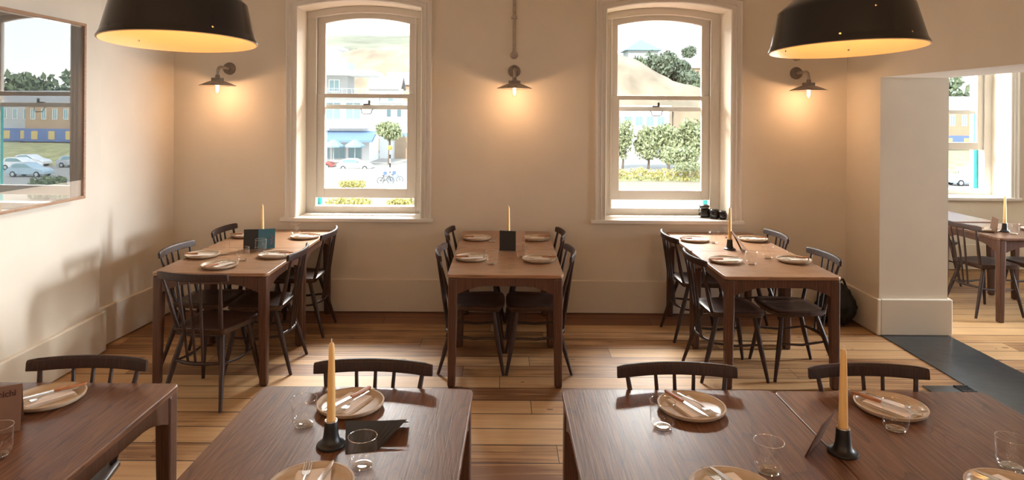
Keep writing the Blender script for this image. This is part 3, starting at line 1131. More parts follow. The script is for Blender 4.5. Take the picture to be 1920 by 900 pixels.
def booklet(label, a, b, c, h, m1, m2, mark):
    """Open booklet standing on its lower edges: outer edge A, spine B, outer edge C (plan points)."""
    t = thing('menu_card', label, 'menu', (b[0], b[1], H_), group='menu cards')
    for nm, p, q, m in (('left_leaf', a, b, m1), ('right_leaf', b, c, m2)):
        p, q = Vector((p[0] - b[0], p[1] - b[1], 0)), Vector((q[0] - b[0], q[1] - b[1], 0))
        n = Vector((-(q - p).y, (q - p).x, 0)).normalized() * 0.0008
        z0, z1 = 0.0005, h
        lean = Vector((0.0, 0.012, 0))
        vs = [p - n, q - n, q + n, p + n]
        vs = [v + Vector((0, 0, z0)) for v in vs] + [v + Vector((0, 0, z1)) + lean for v in vs]
        o = MB().add(vs, [(0, 1, 2, 3), (4, 5, 6, 7), (0, 1, 5, 4), (1, 2, 6, 5), (2, 3, 7, 6), (3, 0, 4, 7)]).build(nm, m, t)
        if mark and nm == 'right_leaf':
            mk = MB()
            d = (q - p)
            for i in range(5):
                u = 0.74 + 0.05 * (i % 2)
                zz = h * (0.22 + 0.1 * i)
                s = p + d * u - n * 1.6 + lean * (zz / h)
                e_ = p + d * (u + 0.06) - n * 1.6 + lean * (zz / h)
                mk.add([s + Vector((0, 0, zz)), e_ + Vector((0, 0, zz)), e_ + Vector((0, 0, zz + h * 0.06)), s + Vector((0, 0, zz + h * 0.06))], [(0, 1, 2, 3)])
            mk.build('printed_mark', M['red'], o)
    return t


booklet('black and teal menu card standing open on the left table pair', (-1.998, 5.095), (-1.892, 5.112), (-1.776, 5.150), 0.150, M['menu_black'], M['menu_teal'], True)
booklet('black and pale menu card standing open on the middle table pair', (-0.040, 5.13), (0.085, 5.105), (0.155, 5.10), 0.150, M['menu_black'], M['menu_pale'], True)
card('menu_card', 'brown menu card leaning by the candle on the right table pair', M['menu_brown'], M['menu_brown'],
     [(1.825, 5.14, Z), (1.875, 5.28, Z), (1.800, 5.30, 0.885), (1.755, 5.15, 0.885)], (0.11, -0.01, -0.143))
card('menu_card', 'brown menu card leaning by the candle in the side room', M['menu_brown'], M['menu_brown'],
     [(4.420, 6.00, Z), (4.500, 6.19, Z), (4.520, 6.185, 0.87), (4.440, 5.995, 0.87)], (-0.012, 0.004, -0.124))

# lettering on the left menu card
cu = bpy.data.curves.new('menu_lettering', 'FONT')
cu.body = 'eichi'
cu.size = 0.027
cu.extrude = 0.0002
cu.offset = 0.0009
cu.align_x = 'RIGHT'
tmp = bpy.data.objects.new('menu_lettering_source', cu)
COL.objects.link(tmp)
dg = bpy.context.evaluated_depsgraph_get()
me = bpy.data.meshes.new_from_object(tmp.evaluated_get(dg))
bpy.data.objects.remove(tmp)
me.materials.clear()
me.materials.append(M['ink'])
txt = bpy.data.objects.new('menu_lettering', me)
COL.objects.link(txt)
fl = [c for c in bpy.data.objects if c.parent == lm and c.name.startswith('front_leaf')][0]
txt.parent = fl
ex = (Vector((-1.594, 2.200, 0)) - Vector((-1.800, 2.075, 0))).normalized()
ez = Vector((-0.012, 0.025, 0.1444)).normalized()
en = ex.cross(ez).normalized()
ez = en.cross(ex) * -1 if (en.cross(ex)).z < 0 else en.cross(ex)
rot = Matrix((ex, ez, en)).transposed().to_4x4()
pos = Vector((-1.606, 2.225, 0.885)) - ex * 0.016 - ez * 0.034 + en * 0.0016
txt.matrix_local = Matrix.Translation(pos - Vector(lm.location)) @ rot


# ------------------------------------------------------------------ jars on the sill, bag on the floor
def jar(x, y, label, prof, lid, square=False, stay=False):
    t = thing('jar', label, 'jar', (x, y, SILL), group='black jars on the window sill')
    if square:
        MB().prism([(-0.043, -0.043), (0.043, -0.043), (0.043, 0.043), (-0.043, 0.043)], 0, 0.085, 'xy').build('body', M['jar'], t, bevel=0.014, seg=3)
    else:
        MB().lathe(prof, 28).build('body', M['jar'], t, smooth=True, weld=True)
    MB().lathe(lid, 28).build('lid', M['jar_lid'], t, smooth=True, weld=True)
    if stay:
        MB().tube([(-0.047, -0.03, 0.05), (-0.049, -0.045, 0.09), (0, -0.05, 0.094), (0.049, -0.045, 0.09), (0.047, -0.03, 0.05)], 0.0025, 6).build('wire_bail', M['steel'], t, smooth=True)
    return t


jar(1.845, 6.17, 'black square lidded jar on the window sill, tallest of the three', None, [(0, 0.085), (0.042, 0.085), (0.046, 0.092), (0.046, 0.108), (0.036, 0.116), (0, 0.117)], True, True)
jar(1.915, 6.09, 'black round jar on the window sill, middle of the three', [(0, 0), (0.034, 0), (0.043, 0.015), (0.044, 0.05), (0.038, 0.068), (0.0, 0.070)], [(0, 0.069), (0.036, 0.069), (0.038, 0.078), (0.032, 0.086), (0, 0.088)])
jar(1.978, 6.05, 'black round jar on the window sill, nearest the reveal', [(0, 0), (0.026, 0), (0.036, 0.014), (0.037, 0.046), (0.031, 0.062), (0, 0.064)], [(0, 0.063), (0.028, 0.063), (0.030, 0.072), (0.024, 0.078), (0, 0.080)])

bg = thing('rucksack', 'black crumpled rucksack on the floor in the right corner behind the table', 'bag', (2.865, 5.76, 0))
bm = bmesh.new()
bmesh.ops.create_icosphere(bm, subdivisions=5, radius=1.0)
from mathutils import noise as mn
for v in bm.verts:
    p = v.co.copy()
    n = mn.noise(p * 2.2) * 0.13 + mn.noise(p * 5.1) * 0.06 + abs(mn.noise(p * 9)) * 0.04
    p *= 1 + n
    z = p.z
    sx = 0.165 if z < 0 else 0.165 * (1 - 0.42 * z)
    v.co = (p.x * sx + 0.04 * max(z, 0), p.y * 0.145 * (1 if z < 0 else 1 - 0.4 * z), max(0.003, 0.165 + 0.175 * z))
me = bpy.data.meshes.new('bag_body')
bm.to_mesh(me)
bm.free()
for pl in me.polygons:
    pl.use_smooth = True
me.materials.append(M['bag'])
o = bpy.data.objects.new('bag_body', me)
COL.objects.link(o)
o.parent = bg
MB().tube([(0.02, -0.03, 0.33), (0.02, -0.02, 0.375), (0.06, 0.0, 0.38), (0.09, 0.02, 0.33)], 0.009, 8).build('top_loop', M['bag'], bg, smooth=True)
MB().tube([(-0.10, -0.115, 0.27), (-0.14, -0.15, 0.18), (-0.12, -0.15, 0.08), (-0.08, -0.13, 0.03)], 0.012, 8).build('shoulder_strap', M['bag'], bg, smooth=True)


# ------------------------------------------------------------------ framed picture on the left wall
pf = thing('framed_picture', 'large framed dark print behind reflective glass on the left wall', 'picture', (-2.98, 3.86, 1.79), R(-1.3))
HY, HZ, FT = 0.80, 0.61, 0.020
fr = MB()
fr.box(0.0, 0.032, -HY, HY, HZ - FT, HZ).box(0.0, 0.032, -HY, HY, -HZ, -HZ + FT)
fr.box(0.0, 0.032, -HY, -HY + FT, -HZ + FT, HZ - FT).box(0.0, 0.032, HY - FT, HY, -HZ + FT, HZ - FT)
fr.build('frame', M['oak'], pf, bevel=0.003)
MB().box(0.004, 0.010, -HY + FT, HY - FT, -HZ + FT, HZ - FT).build('mount', M['mount'], pf)
MB().box(0.010, 0.013, -HY + 0.075, HY - 0.022, -HZ + 0.13, HZ - 0.03).build('print', M['print'], pf)
M['picture_glass'] = clear('picture_glass', (1, 1, 1), 1.0, 2.55)
MB().box(0.020, 0.023, -HY + FT, HY - FT, -HZ + FT, HZ - FT).build('glass', M['picture_glass'], pf)


# ------------------------------------------------------------------ wall lamps, conduit
def make_sconce():
    t = thing('wall_lamp', 'lamp', 'lamp')
    # origin on the wall at the rose; -y is into the room
    rose = MB().lathe([(0.0, 0.030), (0.018, 0.030), (0.022, 0.022), (0.036, 0.020), (0.044, 0.014), (0.054, 0.013), (0.056, 0.0), (0.0, 0.0)], 32)
    rose.xform(Matrix.Rotation(PI / 2, 4, 'X')).build('wall_rose', M['galv_dark'], t, smooth=True, weld=True)
    pts = [(0, -0.02, 0.0)] + [(0, -0.195 - 0.055 * math.sin(a), 0.0 - 0.055 * (1 - math.cos(a))) for a in [i * PI / 16 for i in range(9)]] + [(0, -0.25, -0.095)]
    MB().tube(pts, 0.0125, 12).build('arm', M['galv'], t, smooth=True)
    MB().lathe([(0.0, -0.070), (0.018, -0.070), (0.020, -0.094), (0.020, -0.096), (0.049, -0.097), (0.051, -0.102), (0.051, -0.124), (0.0, -0.124)], 28, (0, -0.25, 0)).build('cap', M['galv_dark'], t, smooth=True, weld=True)
    MB().lathe([(0.050, -0.122), (0.075, -0.130), (0.110, -0.144), (0.150, -0.162), (0.152, -0.165), (0.149, -0.166), (0.108, -0.148), (0.074, -0.134), (0.0, -0.128)], 40, (0, -0.25, 0)).build('shade', M['galv'], t, smooth=True, weld=True)
    b = MB().lathe([(0.014, -0.128), (0.020, -0.140), (0.0235, -0.165), (0.0235, -0.205), (0.019, -0.226), (0.009, -0.236), (0.0, -0.238)], 24, (0, -0.25, 0)).build('bulb', M['bulb'], t, smooth=True, weld=True)
    MB().lathe([(0.0, -0.140), (0.008, -0.142), (0.0125, -0.152), (0.0125, -0.205), (0.008, -0.218), (0.0, -0.221)], 16, (0, -0.25, 0)).build('filament', M['filament'], b, smooth=True, weld=True)
    return t


SCON = Kind(make_sconce())
for x, z, lab in [(-2.487, 2.178, 'grey metal wall lamp in the left corner, lit'), (0.075, 2.172, 'grey metal wall lamp between the two windows, lit'),
                  (2.612, 2.172, 'grey metal wall lamp in the right corner, lit')]:
    s = SCON.put((x, YW, z), 0, lab, 'lit wall lamps')
    d = light('wall_lamp_light', 'POINT', (0, -0.25, -0.230), SCONCE, (1.0, 0.58, 0.32), shadow_soft_size=0.025)
    d.parent = s
    c = thing('conduit_pipe', {-2: 'steel conduit above the left corner wall lamp', 0: 'steel conduit with round end box above the middle wall lamp',
                               2: 'steel conduit above the right corner wall lamp'}[int(x)], 'conduit', (x - 0.003, YW, z + (0.20 if x < -1 else 0.145)), group='wall conduits')
    MB().tube([(0, -0.022, 0.0), (0, -0.022, HC - z - 0.20)], 0.0135, 12).build('pipe', M['galv'], c, smooth=True)
    MB().lathe([(0.0, 0.034), (0.026, 0.034), (0.034, 0.028), (0.035, 0.0), (0.0, 0.0)], 24).xform(Matrix.Rotation(PI / 2, 4, 'X')).build('end_box', M['galv'], c, smooth=True, weld=True)
    MB().box(-0.027, 0.027, -0.038, 0.0, 0.325, 0.345).build('saddle_clip', M['galv'], c, bevel=0.004)


# ------------------------------------------------------------------ pendants
M['lamp_bulb'] = plain('lit_lamp_bulb', (1, 0.8, 0.5), 0.5, emit=(1.0, 0.62, 0.30), strength=3)


def pendant(x, y, z, tilt, label, holes):
    t = thing('pendant_lamp', label, 'lamp', (x, y, z), group='black enamel pendant lamps')
    t.rotation_euler = tilt
    n = 240
    # rings: rim roll, side band with two rows of pin holes, shallow cone, neck
    r0, r1, h1 = 0.270, 0.234, 0.152

    def band(zz):
        return r0 + (r1 - r0) * zz / h1
    zs = [0.006, 0.026, 0.032, 0.118, 0.124, 0.140, 0.146, h1]
    outer = [(r0 + 0.004, 0.003), (r0 + 0.0035, 0.007)] + [(band(q), q) for q in zs[1:]] + [(0.215, 0.168), (0.10, 0.258), (0.062, 0.275), (0.055, 0.30), (0.055, 0.36), (0.045, 0.375), (0.0, 0.38)]
    inner = [(r0 + 0.004, 0.003), (r0 - 0.002, 0.001), (r0 - 0.0035, 0.006)] + [(band(q) - 0.004, q) for q in zs[1:]] + [(0.210, 0.164), (0.097, 0.252), (0.0, 0.262)]
    so, si = set(), set()
    for row, k in holes:
        ring = zs.index({'low': 0.026, 'high': 0.118, 'top': 0.140}[row])
        so.add((ring + 1, k % n))
        si.add((ring + 2, k % n))
    MB().lathe(outer, n, skip=so).build('shade', M['enamel'], t, smooth=True)
    MB().lathe(inner, n, skip=si).build('reflector', M['enamel_in'], t, smooth=True)
    MB().lathe([(0.012, 0.262), (0.022, 0.25), (0.024, 0.215), (0.034, 0.185), (0.034, 0.165), (0.022, 0.146), (0.0, 0.14)], 24).build('bulb', M['lamp_bulb'], t, smooth=True)
    MB().tube([(0, 0, 0.375), (0, 0, 0.43)], 0.02, 12).build('cord_grip', M['iron'], t, smooth=True)
    MB().tube([(0, 0, 0.42), (0, 0, HC - z - 0.01)], 0.005, 8).build('cord', M['iron'], t, smooth=True)
    d = light('pendant_light', 'POINT', (0, 0, 0.125), PENDANT, (1.0, 0.56, 0.25), shadow_soft_size=0.02)
    d.parent = t
    return t


def seg(deg):
    return int(round(deg / 360 * 240)) % 240


pendant(-1.222, 2.5, 2.053, (R(-3.0), R(-0.5), 0), 'black enamel pendant lamp on the left, lit cream inside', [('low', seg(238)), ('low', seg(318)), ('low', seg(150)), ('low', seg(30))])
pendant(1.275, 2.5, 2.043, (R(-2.5), R(-1.4), 0), 'black enamel pendant lamp on the right, lit cream inside', [('low', seg(238)), ('low', seg(292)), ('low', seg(60)), ('low', seg(120)), ('high', seg(265)), ('top', seg(265))])


# ------------------------------------------------------------------ outside: street, hill, houses, trees, cars
GZ = -5.5                     # street level below the dining room


def at(px, py, Y):
    """The point at depth Y that the photograph shows at pixel (px, py)."""
    h = 211 + 0.007 * (px - 948)
    return Vector(((px - 948) * Y / 1250, Y, 1.8 + (h - py) * Y / 1250))


M['street'] = plain('pale_tarmac', (0.36, 0.32, 0.28), 0.8, noise=0.06, scale=0.3)
M['gravel'] = plain('sandy_gravel', (0.36, 0.29, 0.21), 0.9, noise=0.08, scale=0.8)
M['grass'] = plain('dry_grass', (0.36, 0.33, 0.15), 0.9, noise=0.3, scale=0.7)
M['hill'] = plain('chalk_down', (0.25, 0.235, 0.155), 0.9, noise=0.3, scale=0.09)
M['bluff'] = plain('sandy_rock', (0.33, 0.255, 0.175), 0.9, noise=0.35, scale=0.16)
M['render'] = plain('white_render', (0.78, 0.77, 0.74), 0.7)
M['render_grey'] = plain('pale_grey_render', (0.40, 0.41, 0.41), 0.7)
M['peach'] = plain('peach_brick', (0.38, 0.265, 0.175), 0.8, noise=0.08, scale=1.5)
M['slate_roof'] = plain('grey_slate_roof', (0.34, 0.31, 0.30), 0.7)
M['blue_roof'] = plain('blue_pyramid_roof', (0.20, 0.36, 0.44), 0.5)
M['win'] = plain('window_dark_glass', (0.22, 0.34, 0.36), 0.15)  # outdoor haze put into a paler glass colour
M['blue_cloth'] = plain('blue_canvas', (0.17, 0.26, 0.40), 0.7)  # blue lightened to stand in for the haze
M['sky_cloth'] = plain('light_blue_canvas', (0.25, 0.38, 0.47), 0.7)
M['blue_front'] = plain('blue_shop_front', (0.12, 0.18, 0.36), 0.5)
M['yellow'] = plain('yellow_panel', (0.55, 0.42, 0.18), 0.5)
M['car_white'] = plain('white_car_paint', (0.72, 0.72, 0.72), 0.25, coat=0.5)
M['car_red'] = plain('red_car_paint', (0.42, 0.08, 0.06), 0.25, coat=0.5)
M['car_silver'] = plain('silver_car_paint', (0.50, 0.53, 0.56), 0.25, metal=0.3, coat=0.5)
M['car_blue'] = plain('pale_blue_car_paint', (0.34, 0.45, 0.52), 0.25, coat=0.5)
M['rubber'] = plain('tyre_rubber', (0.03, 0.03, 0.03), 0.7)
M['leaf_dark'] = plain('dark_green_leaves', (0.15, 0.185, 0.125), 0.7, noise=0.3, scale=2)  # leaf colours here and below lightened to carry the haze
M['leaf_mid'] = plain('mid_green_leaves', (0.16, 0.20, 0.11), 0.7, noise=0.3, scale=2)
M['leaf_pale'] = plain('pale_green_leaves', (0.34, 0.37, 0.20), 0.7, noise=0.3, scale=2)
M['leaf_yellow'] = plain('yellow_green_leaves', (0.50, 0.44, 0.15), 0.7, noise=0.3, scale=2)
M['bark'] = plain('tree_bark', (0.16, 0.12, 0.09), 0.8)
M['white_post'] = plain('white_post', (0.75, 0.75, 0.73), 0.5)
M['amber'] = plain('amber_globe', (0.85, 0.40, 0.05), 0.4)
M['quoin'] = plain('sandstone_quoin', (0.62, 0.50, 0.36), 0.8, noise=0.08, scale=4)

struct('street_ground', MB().box(-140, 220, 10, 118, GZ - 0.3, GZ), M['street'])
struct('forecourt_ground', MB().prism([(9, 40), (40, 40), (40, 84), (9, 84)], GZ - 0.05, GZ + 0.03, 'xy'), M['gravel'])


def terrain(name, x0, x1, y0, y1, nx, ny, hf, mat):
    vs = [(x0 + (x1 - x0) * i / nx, y0 + (y1 - y0) * j / ny, 0) for j in range(ny + 1) for i in range(nx + 1)]
    vs = [(x, y, hf(x, y)) for x, y, _ in vs]
    fs = [(j * (nx + 1) + i, j * (nx + 1) + i + 1, (j + 1) * (nx + 1) + i + 1, (j + 1) * (nx + 1) + i) for j in range(ny) for i in range(nx)]
    o = MB().add(vs, fs).build(name, mat, smooth=True)
    o['kind'] = 'structure'
    return o


def sstep(a, b, x):
    t = max(0.0, min(1.0, (x - a) / (b - a)))
    return t * t * (3 - 2 * t)


def hill_h(x, y):
    ridge = 32.0 - 0.125 * max(0.0, x + 25)
    ridge = max(ridge, 10)
    return GZ - 0.4 + (ridge + 6) * sstep(118, 270, y) + 1.2 * mn.noise(Vector((x * 0.03, y * 0.03, 0))) * sstep(120, 160, y)


def bluff_h(x, y):
    # steep rock flank, high on the left and falling away to the right
    top = 17.0 - 0.44 * max(0.0, x - 22) - 0.02 * max(0.0, -x)
    top = max(top, GZ - 1)
    n = mn.noise(Vector((x * 0.12, y * 0.12, 3))) * 1.3 + mn.noise(Vector((x * 0.35, y * 0.35, 8))) * 0.5
    return GZ - 0.5 + max(0, top - GZ) * sstep(121, 150, y) * (1 - 0.6 * sstep(152, 175, y)) + n * sstep(122, 132, y)


terrain('hill', -160, 260, 117, 300, 60, 30, hill_h, M['hill'])
terrain('hill_bluff', -60, 62, 120, 176, 70, 32, bluff_h, M['bluff'])


def foliage(name, blobs, mat, parent=None, leaf=0.35, per=260, seed=1):
    """Leaf sprays scattered through overlapping ellipsoids (x, y, z, rx, ry, rz)."""
    rnd = random.Random(seed)
    mb = MB()
    vs, fs = [], []
    for (x, y, z, rx, ry, rz) in blobs:
        for _ in range(per):
            while True:
                d = Vector((rnd.uniform(-1, 1), rnd.uniform(-1, 1), rnd.uniform(-1, 1)))
                if 0.1 < d.length < 1:
                    break
            d = d.normalized() * (0.55 + 0.5 * rnd.random())
            c = Vector((x + d.x * rx, y + d.y * ry, z + d.z * rz))
            e = Euler((rnd.uniform(0, 6.3), rnd.uniform(0, 6.3), rnd.uniform(0, 6.3))).to_matrix()
            s = leaf * rnd.uniform(0.6, 1.3)
            b = len(vs)
            vs += [c + e @ Vector((-s, 0, 0)), c + e @ Vector((0, -s * 0.55, s * 0.15)), c + e @ Vector((s, 0, 0)), c + e @ Vector((0, s * 0.55, s * 0.15))]
            fs.append((b, b + 1, b + 2, b + 3))
    mb.add(vs, fs)
    me = bpy.data.meshes.new(name)
    me.from_pydata([tuple(v) for v in mb.v], [], mb.f)
    me.materials.append(mat)
    o = bpy.data.objects.new(name, me)
    COL.objects.link(o)
    if parent is not None:
        o.parent = parent
    return o


def tree(label, px, ytop, Y, w, mat, base=None, group='trees outside', trunk=0.35, seed=1, name='tree', leaf=None):
    """A tree at depth Y whose crown tops out at pixel row YTOP and is W pixels wide."""
    top = at(px, ytop, Y)
    W = w * Y / 1250 / 2
    if base is None:
        base = GZ
    h = top.z - base
    t = thing(name, label, 'tree', (top.x, Y, base), group=group)
    rnd = random.Random(seed)
    ch = h * (1 - trunk)
    bl = []
    for i in range(7):
        a = i * 2.4
        rr = 0.55 * W * (0 if i == 0 else 1)
        bl.append((rr * math.cos(a), rr * math.sin(a), h - ch / 2 + (rnd.random() - 0.5) * ch * 0.35, W * 0.58, W * 0.58, ch * 0.42 * (1.0 if i == 0 else 0.8)))
    bl[0] = (0, 0, h - ch / 2, W * 0.7, W * 0.7, ch * 0.5)
    foliage('foliage', bl, mat, t, leaf or max(0.22, W * 0.15), 230, seed)
    b = MB().tube([(0, 0, 0), (0.05 * W, 0, h * trunk), (0, 0, h * 0.7)], [0.06 * W + 0.08, 0.05 * W + 0.05, 0.03], 8)
    for i in range(4):
        a = i * 1.7
        b.tube([(0.03 * W, 0, h * trunk), (0.4 * W * math.cos(a), 0.4 * W * math.sin(a), h * (trunk + 0.35 * (1 - trunk)))], [0.035 * W + 0.03, 0.02], 6)
    b.build('trunk', M['bark'], t, smooth=True)
    return t


def shrub(label, px, ytop, ybot, Y, w, mat, seed=1, name='shrub', group=None):
    a, b = at(px, ytop, Y), at(px, ybot, Y)
    t = thing(name, label, 'shrub', (a.x, Y, b.z), group=group)
    W, h = w * Y / 1250 / 2, a.z - b.z
    bl = [(-W * 0.75 + 1.5 * W * i / 4, 0.2 * (i % 2), h * 0.48, W * 0.38, min(W * 0.5, 2.0), h * 0.5) for i in range(5)]
    foliage('foliage', bl, mat, t, max(0.10, h * 0.11), 170, seed)
    MB().tube([(0, 0, -0.6), (0, 0, h * 0.6)], [0.06, 0.03], 6).tube([(W * .4, 0, -0.6), (W * .4, 0, h * 0.5)], [0.05, 0.02], 6).build('stem', M['bark'], t)
    return t


def facade_windows(root, x0, x1, z0, z1, y, cols, rows, mat, frame, fw=0.6, fh=0.55):
    """Each window a part with its pane as a sub-part, on the face at -y of a block (root coordinates)."""
    cw, rh = (x1 - x0) / cols, (z1 - z0) / rows
    for i in range(cols):
        for j in range(rows):
            cx, cz = x0 + cw * (i + 0.5), z0 + rh * (j + 0.5)
            w, h = cw * fw / 2, rh * fh / 2
            f = MB()
            b = min(w, h) * 0.14
            f.box(cx - w, cx + w, y - 0.08, y, cz + h - b, cz + h).box(cx - w, cx + w, y - 0.08, y, cz - h, cz - h + b)
            f.box(cx - w, cx - w + b, y - 0.08, y, cz - h + b, cz + h - b).box(cx + w - b, cx + w, y - 0.08, y, cz - h + b, cz + h - b).box(cx - b / 3, cx + b / 3, y - 0.07, y, cz - h + b, cz + h - b)
            o = f.build('window', frame, root)
            MB().box(cx - w + b, cx + w - b, y - 0.04, y, cz - h + b, cz + h - b).build('pane', mat, o)


def gable_roof(root, x0, x1, y0, y1, z, h, mat, over=0.4):
    ym = (y0 + y1) / 2
    MB().prism([(y0 - over, z), (ym, z + h), (y1 + over, z), (y1 + over, z - 0.25), (ym, z + h - 0.3), (y0 - over, z - 0.25)], x0 - over, x1 + over, 'yz').build('roof', mat, root)


# --- through the left window: modern white building with balconies
b = thing('apartment_building', 'white modern building with balconies, seen through the left window', 'building', (-40, 96, GZ))
MB().box(0, 20.4, 0, 7, 0, 9.5).build('wall', M['render'], b)
MB().box(0, 16.6, 2.5, 7, 9.5, 14.6).build('upper_storey', M['render_grey'], b)
MB().box(0, 14.6, 3.6, 7, 14.6, 17.0).build('penthouse', M['render'], b)
MB().box(-1, 21.0, -1.2, 7.3, 12.6, 13.2).build('roof_slab', M['render'], b)
MB().box(-1, 15.6, 2.2, 7.3, 16.6, 16.9).build('upper_roof_slab', M['render'], b)
for k, (z, x1) in enumerate(((9.5, 20.2), (5.2, 20.2))):
    MB().box(0, x1, -1.4, 0.0, z - 0.3, z).build('balcony', M['render'], b)
    rl = MB().box(0, x1, -1.38, -1.33, z + 1.02, z + 1.08)
    for i in range(30):
        rl.box(x1 * i / 29, x1 * i / 29 + 0.05, -1.38, -1.33, z, z + 1.05)
    rl.build('railing', M['render_grey'], b)
facade_windows(b, 8.0, 19.5, 5.4, 9.2, 0.0, 4, 1, M['win'], M['render'], 0.82, 0.72)
facade_windows(b, 8.0, 16.0, 9.8, 12.4, 2.5, 3, 1, M['win'], M['render'], 0.6, 0.7)
facade_windows(b, 8.0, 19.5, 0.2, 2.6, 0.0, 5, 1, M['win'], M['render_grey'], 0.85, 0.8)
MB().prism([(-0.1, 4.5), (-3.4, 3.3), (-3.4, 3.0), (-0.1, 4.2)], 3.0, 21.5, 'yz').build('awning', M['blue_cloth'], b)


def parasol(label, px, py, Y):
    p = at(px, py, Y)
    t = thing('parasol', label, 'parasol', (p.x, Y, GZ), group='blue parasols outside')
    h = p.z - GZ
    MB().lathe([(0.0, h), (0.4, h - 0.15), (1.38, h - 0.85), (1.40, h - 1.05), (1.36, h - 1.03), (0.0, h - 0.2)], 8).build('canopy', M['sky_cloth'], t, smooth=False, weld=True)
    MB().tube([(0, 0, 0), (0, 0, h - 0.1)], 0.04, 8).build('pole', M['white_post'], t)


parasol('light blue parasol outside, left of its twin, under the blue awning', 626, 261, 90)
parasol('light blue parasol outside, right of its twin, under the blue awning', 666, 261, 90)

b = thing('white_house', 'plain white building with a row of small square windows, left window view', 'building', (-19.6, 104, GZ))
MB().box(0, 9.5, 0, 9, 0, 8.6).build('wall', M['render'], b)
MB().box(-0.2, 9.7, -0.25, 9.2, 8.6, 9.0).build('parapet', M['render'], b)
facade_windows(b, 0.6, 7.0, 6.3, 8.3, 0.0, 4, 1, M['win'], M['render_grey'], 0.36, 0.75)
facade_windows(b, 3.2, 6.6, 1.2, 4.2, 0.0, 2, 1, M['win'], M['render_grey'], 0.55, 0.9)
MB().box(2.4, 4.6, -0.3, 0, 0, 3.4).build('porch', M['peach'], b)
b = thing('house', 'peach house with grey slate roof on the slope, left window view', 'house', (-24.5, 136, 2.5), group='hillside houses')
MB().box(0, 8.5, 0, 7, 0, 5).build('wall', M['peach'], b)
gable_roof(b, 0, 8.5, 0, 7, 5.0, 2.6, M['slate_roof'])
facade_windows(b, 0.8, 7.6, 1.2, 4.4, 0.0, 3, 1, M['win'], M['render'], 0.4, 0.6)
b = thing('house', 'white house with grey slate roof below the cliff, left window view', 'house', (-24.4, 119, -3.0), group='hillside houses')
MB().box(0, 5.4, 0, 5, 0, 9).build('wall', M['render'], b)
gable_roof(b, 0, 5.4, 0, 5, 9.0, 2.2, M['slate_roof'])
facade_windows(b, 0.5, 5.0, 5.6, 8.6, 0.0, 2, 1, M['win'], M['render_grey'], 0.4, 0.6)
tree('small dark tree alone on the grassy hill, left window view', 668, 90, 205, 9, M['leaf_mid'], base=15.0, seed=21, trunk=0.2)
tree('small dark bush-like tree right on the grassy hill, left window view', 745, 96, 205, 12, M['leaf_mid'], base=14.0, seed=22, trunk=0.2)
tree('round pale green tree in front of the white building, left window view', 730, 226, 92, 46, M['leaf_pale'], seed=3, trunk=0.55)


def car(label, px, py, Y, mat, facing=1, length=4.3, rz=0.0):
    """PY: the pixel row of the tyres."""
    p = at(px, py, Y)
    t = thing('car', label, 'car', (p.x, Y, p.z), rz, group='cars parked outside')
    s = length / 4.3 * facing
    prof = [(-2.1, 0.28), (-2.15, 0.7), (-2.0, 0.92), (-1.75, 1.02), (-1.45, 1.42), (-0.9, 1.52), (0.1, 1.50), (0.95, 1.0), (1.75, 0.86), (2.1, 0.66), (2.15, 0.3)]
    MB().prism([(x * s, z) for x, z in prof], -0.86, 0.86, 'xz').build('body', mat, t, bevel=0.09, seg=2)
    gl = [(-1.42, 1.02), (-1.25, 1.36), (-0.85, 1.44), (0.05, 1.42), (0.72, 1.02)]
    MB().prism([(x * s, z) for x, z in gl], -0.875, 0.875, 'xz').build('side_glass', M['win'], t)
    for x in (-1.32, 1.32):
        for y in (-0.78, 0.78):
            MB().tube([(x * s, y - 0.11, 0.32), (x * s, y + 0.11, 0.32)], 0.32, 18).build('wheel', M['rubber'], t)
            MB().tube([(x * s, y - 0.115, 0.32), (x * s, y + 0.115, 0.32)], 0.19, 12).build('wheel_trim', M['car_silver'], t)
    return t


car('white estate car parked in the street, left window view', 667, 319, 86, M['car_white'], 1, 4.5)
car('red car partly hidden by the sash, left window view', 599, 316, 88, M['car_red'], 1, 4.0)
# belisha beacon: striped pole with an amber globe
p = at(732, 330, 80)
t = thing('crossing_beacon', 'striped pole with amber globe, left window view', 'beacon', (p.x, 80, p.z))
for i in range(6):
    MB().tube([(0, 0, 0.52 * i), (0, 0, 0.52 * (i + 1))], 0.08, 10).build('pole_band', M['iron'] if i % 2 == 0 else M['white_post'], t)
MB().lathe([(0, 0), (0.2, 0.06), (0.3, 0.28), (0.2, 0.5), (0, 0.57)], 16, (0, 0, 3.12)).build('globe', M['amber'], t, smooth=True, weld=True)
p = at(613, 300, 80)
t = thing('street_lamp', 'thin white street lamp before the modern building, left window view', 'lamp', (p.x, 80, p.z))
MB().tube([(0, 0, -0.2), (0, 0, 3.6)], [0.07, 0.05], 8).build('post', M['white_post'], t)
MB().lathe([(0, 0), (0.25, 0.1), (0.35, 0.45), (0.1, 0.65), (0, 0.7)], 10, (0, 0, 3.5)).build('lantern', M['white_post'], t, smooth=True, weld=True)


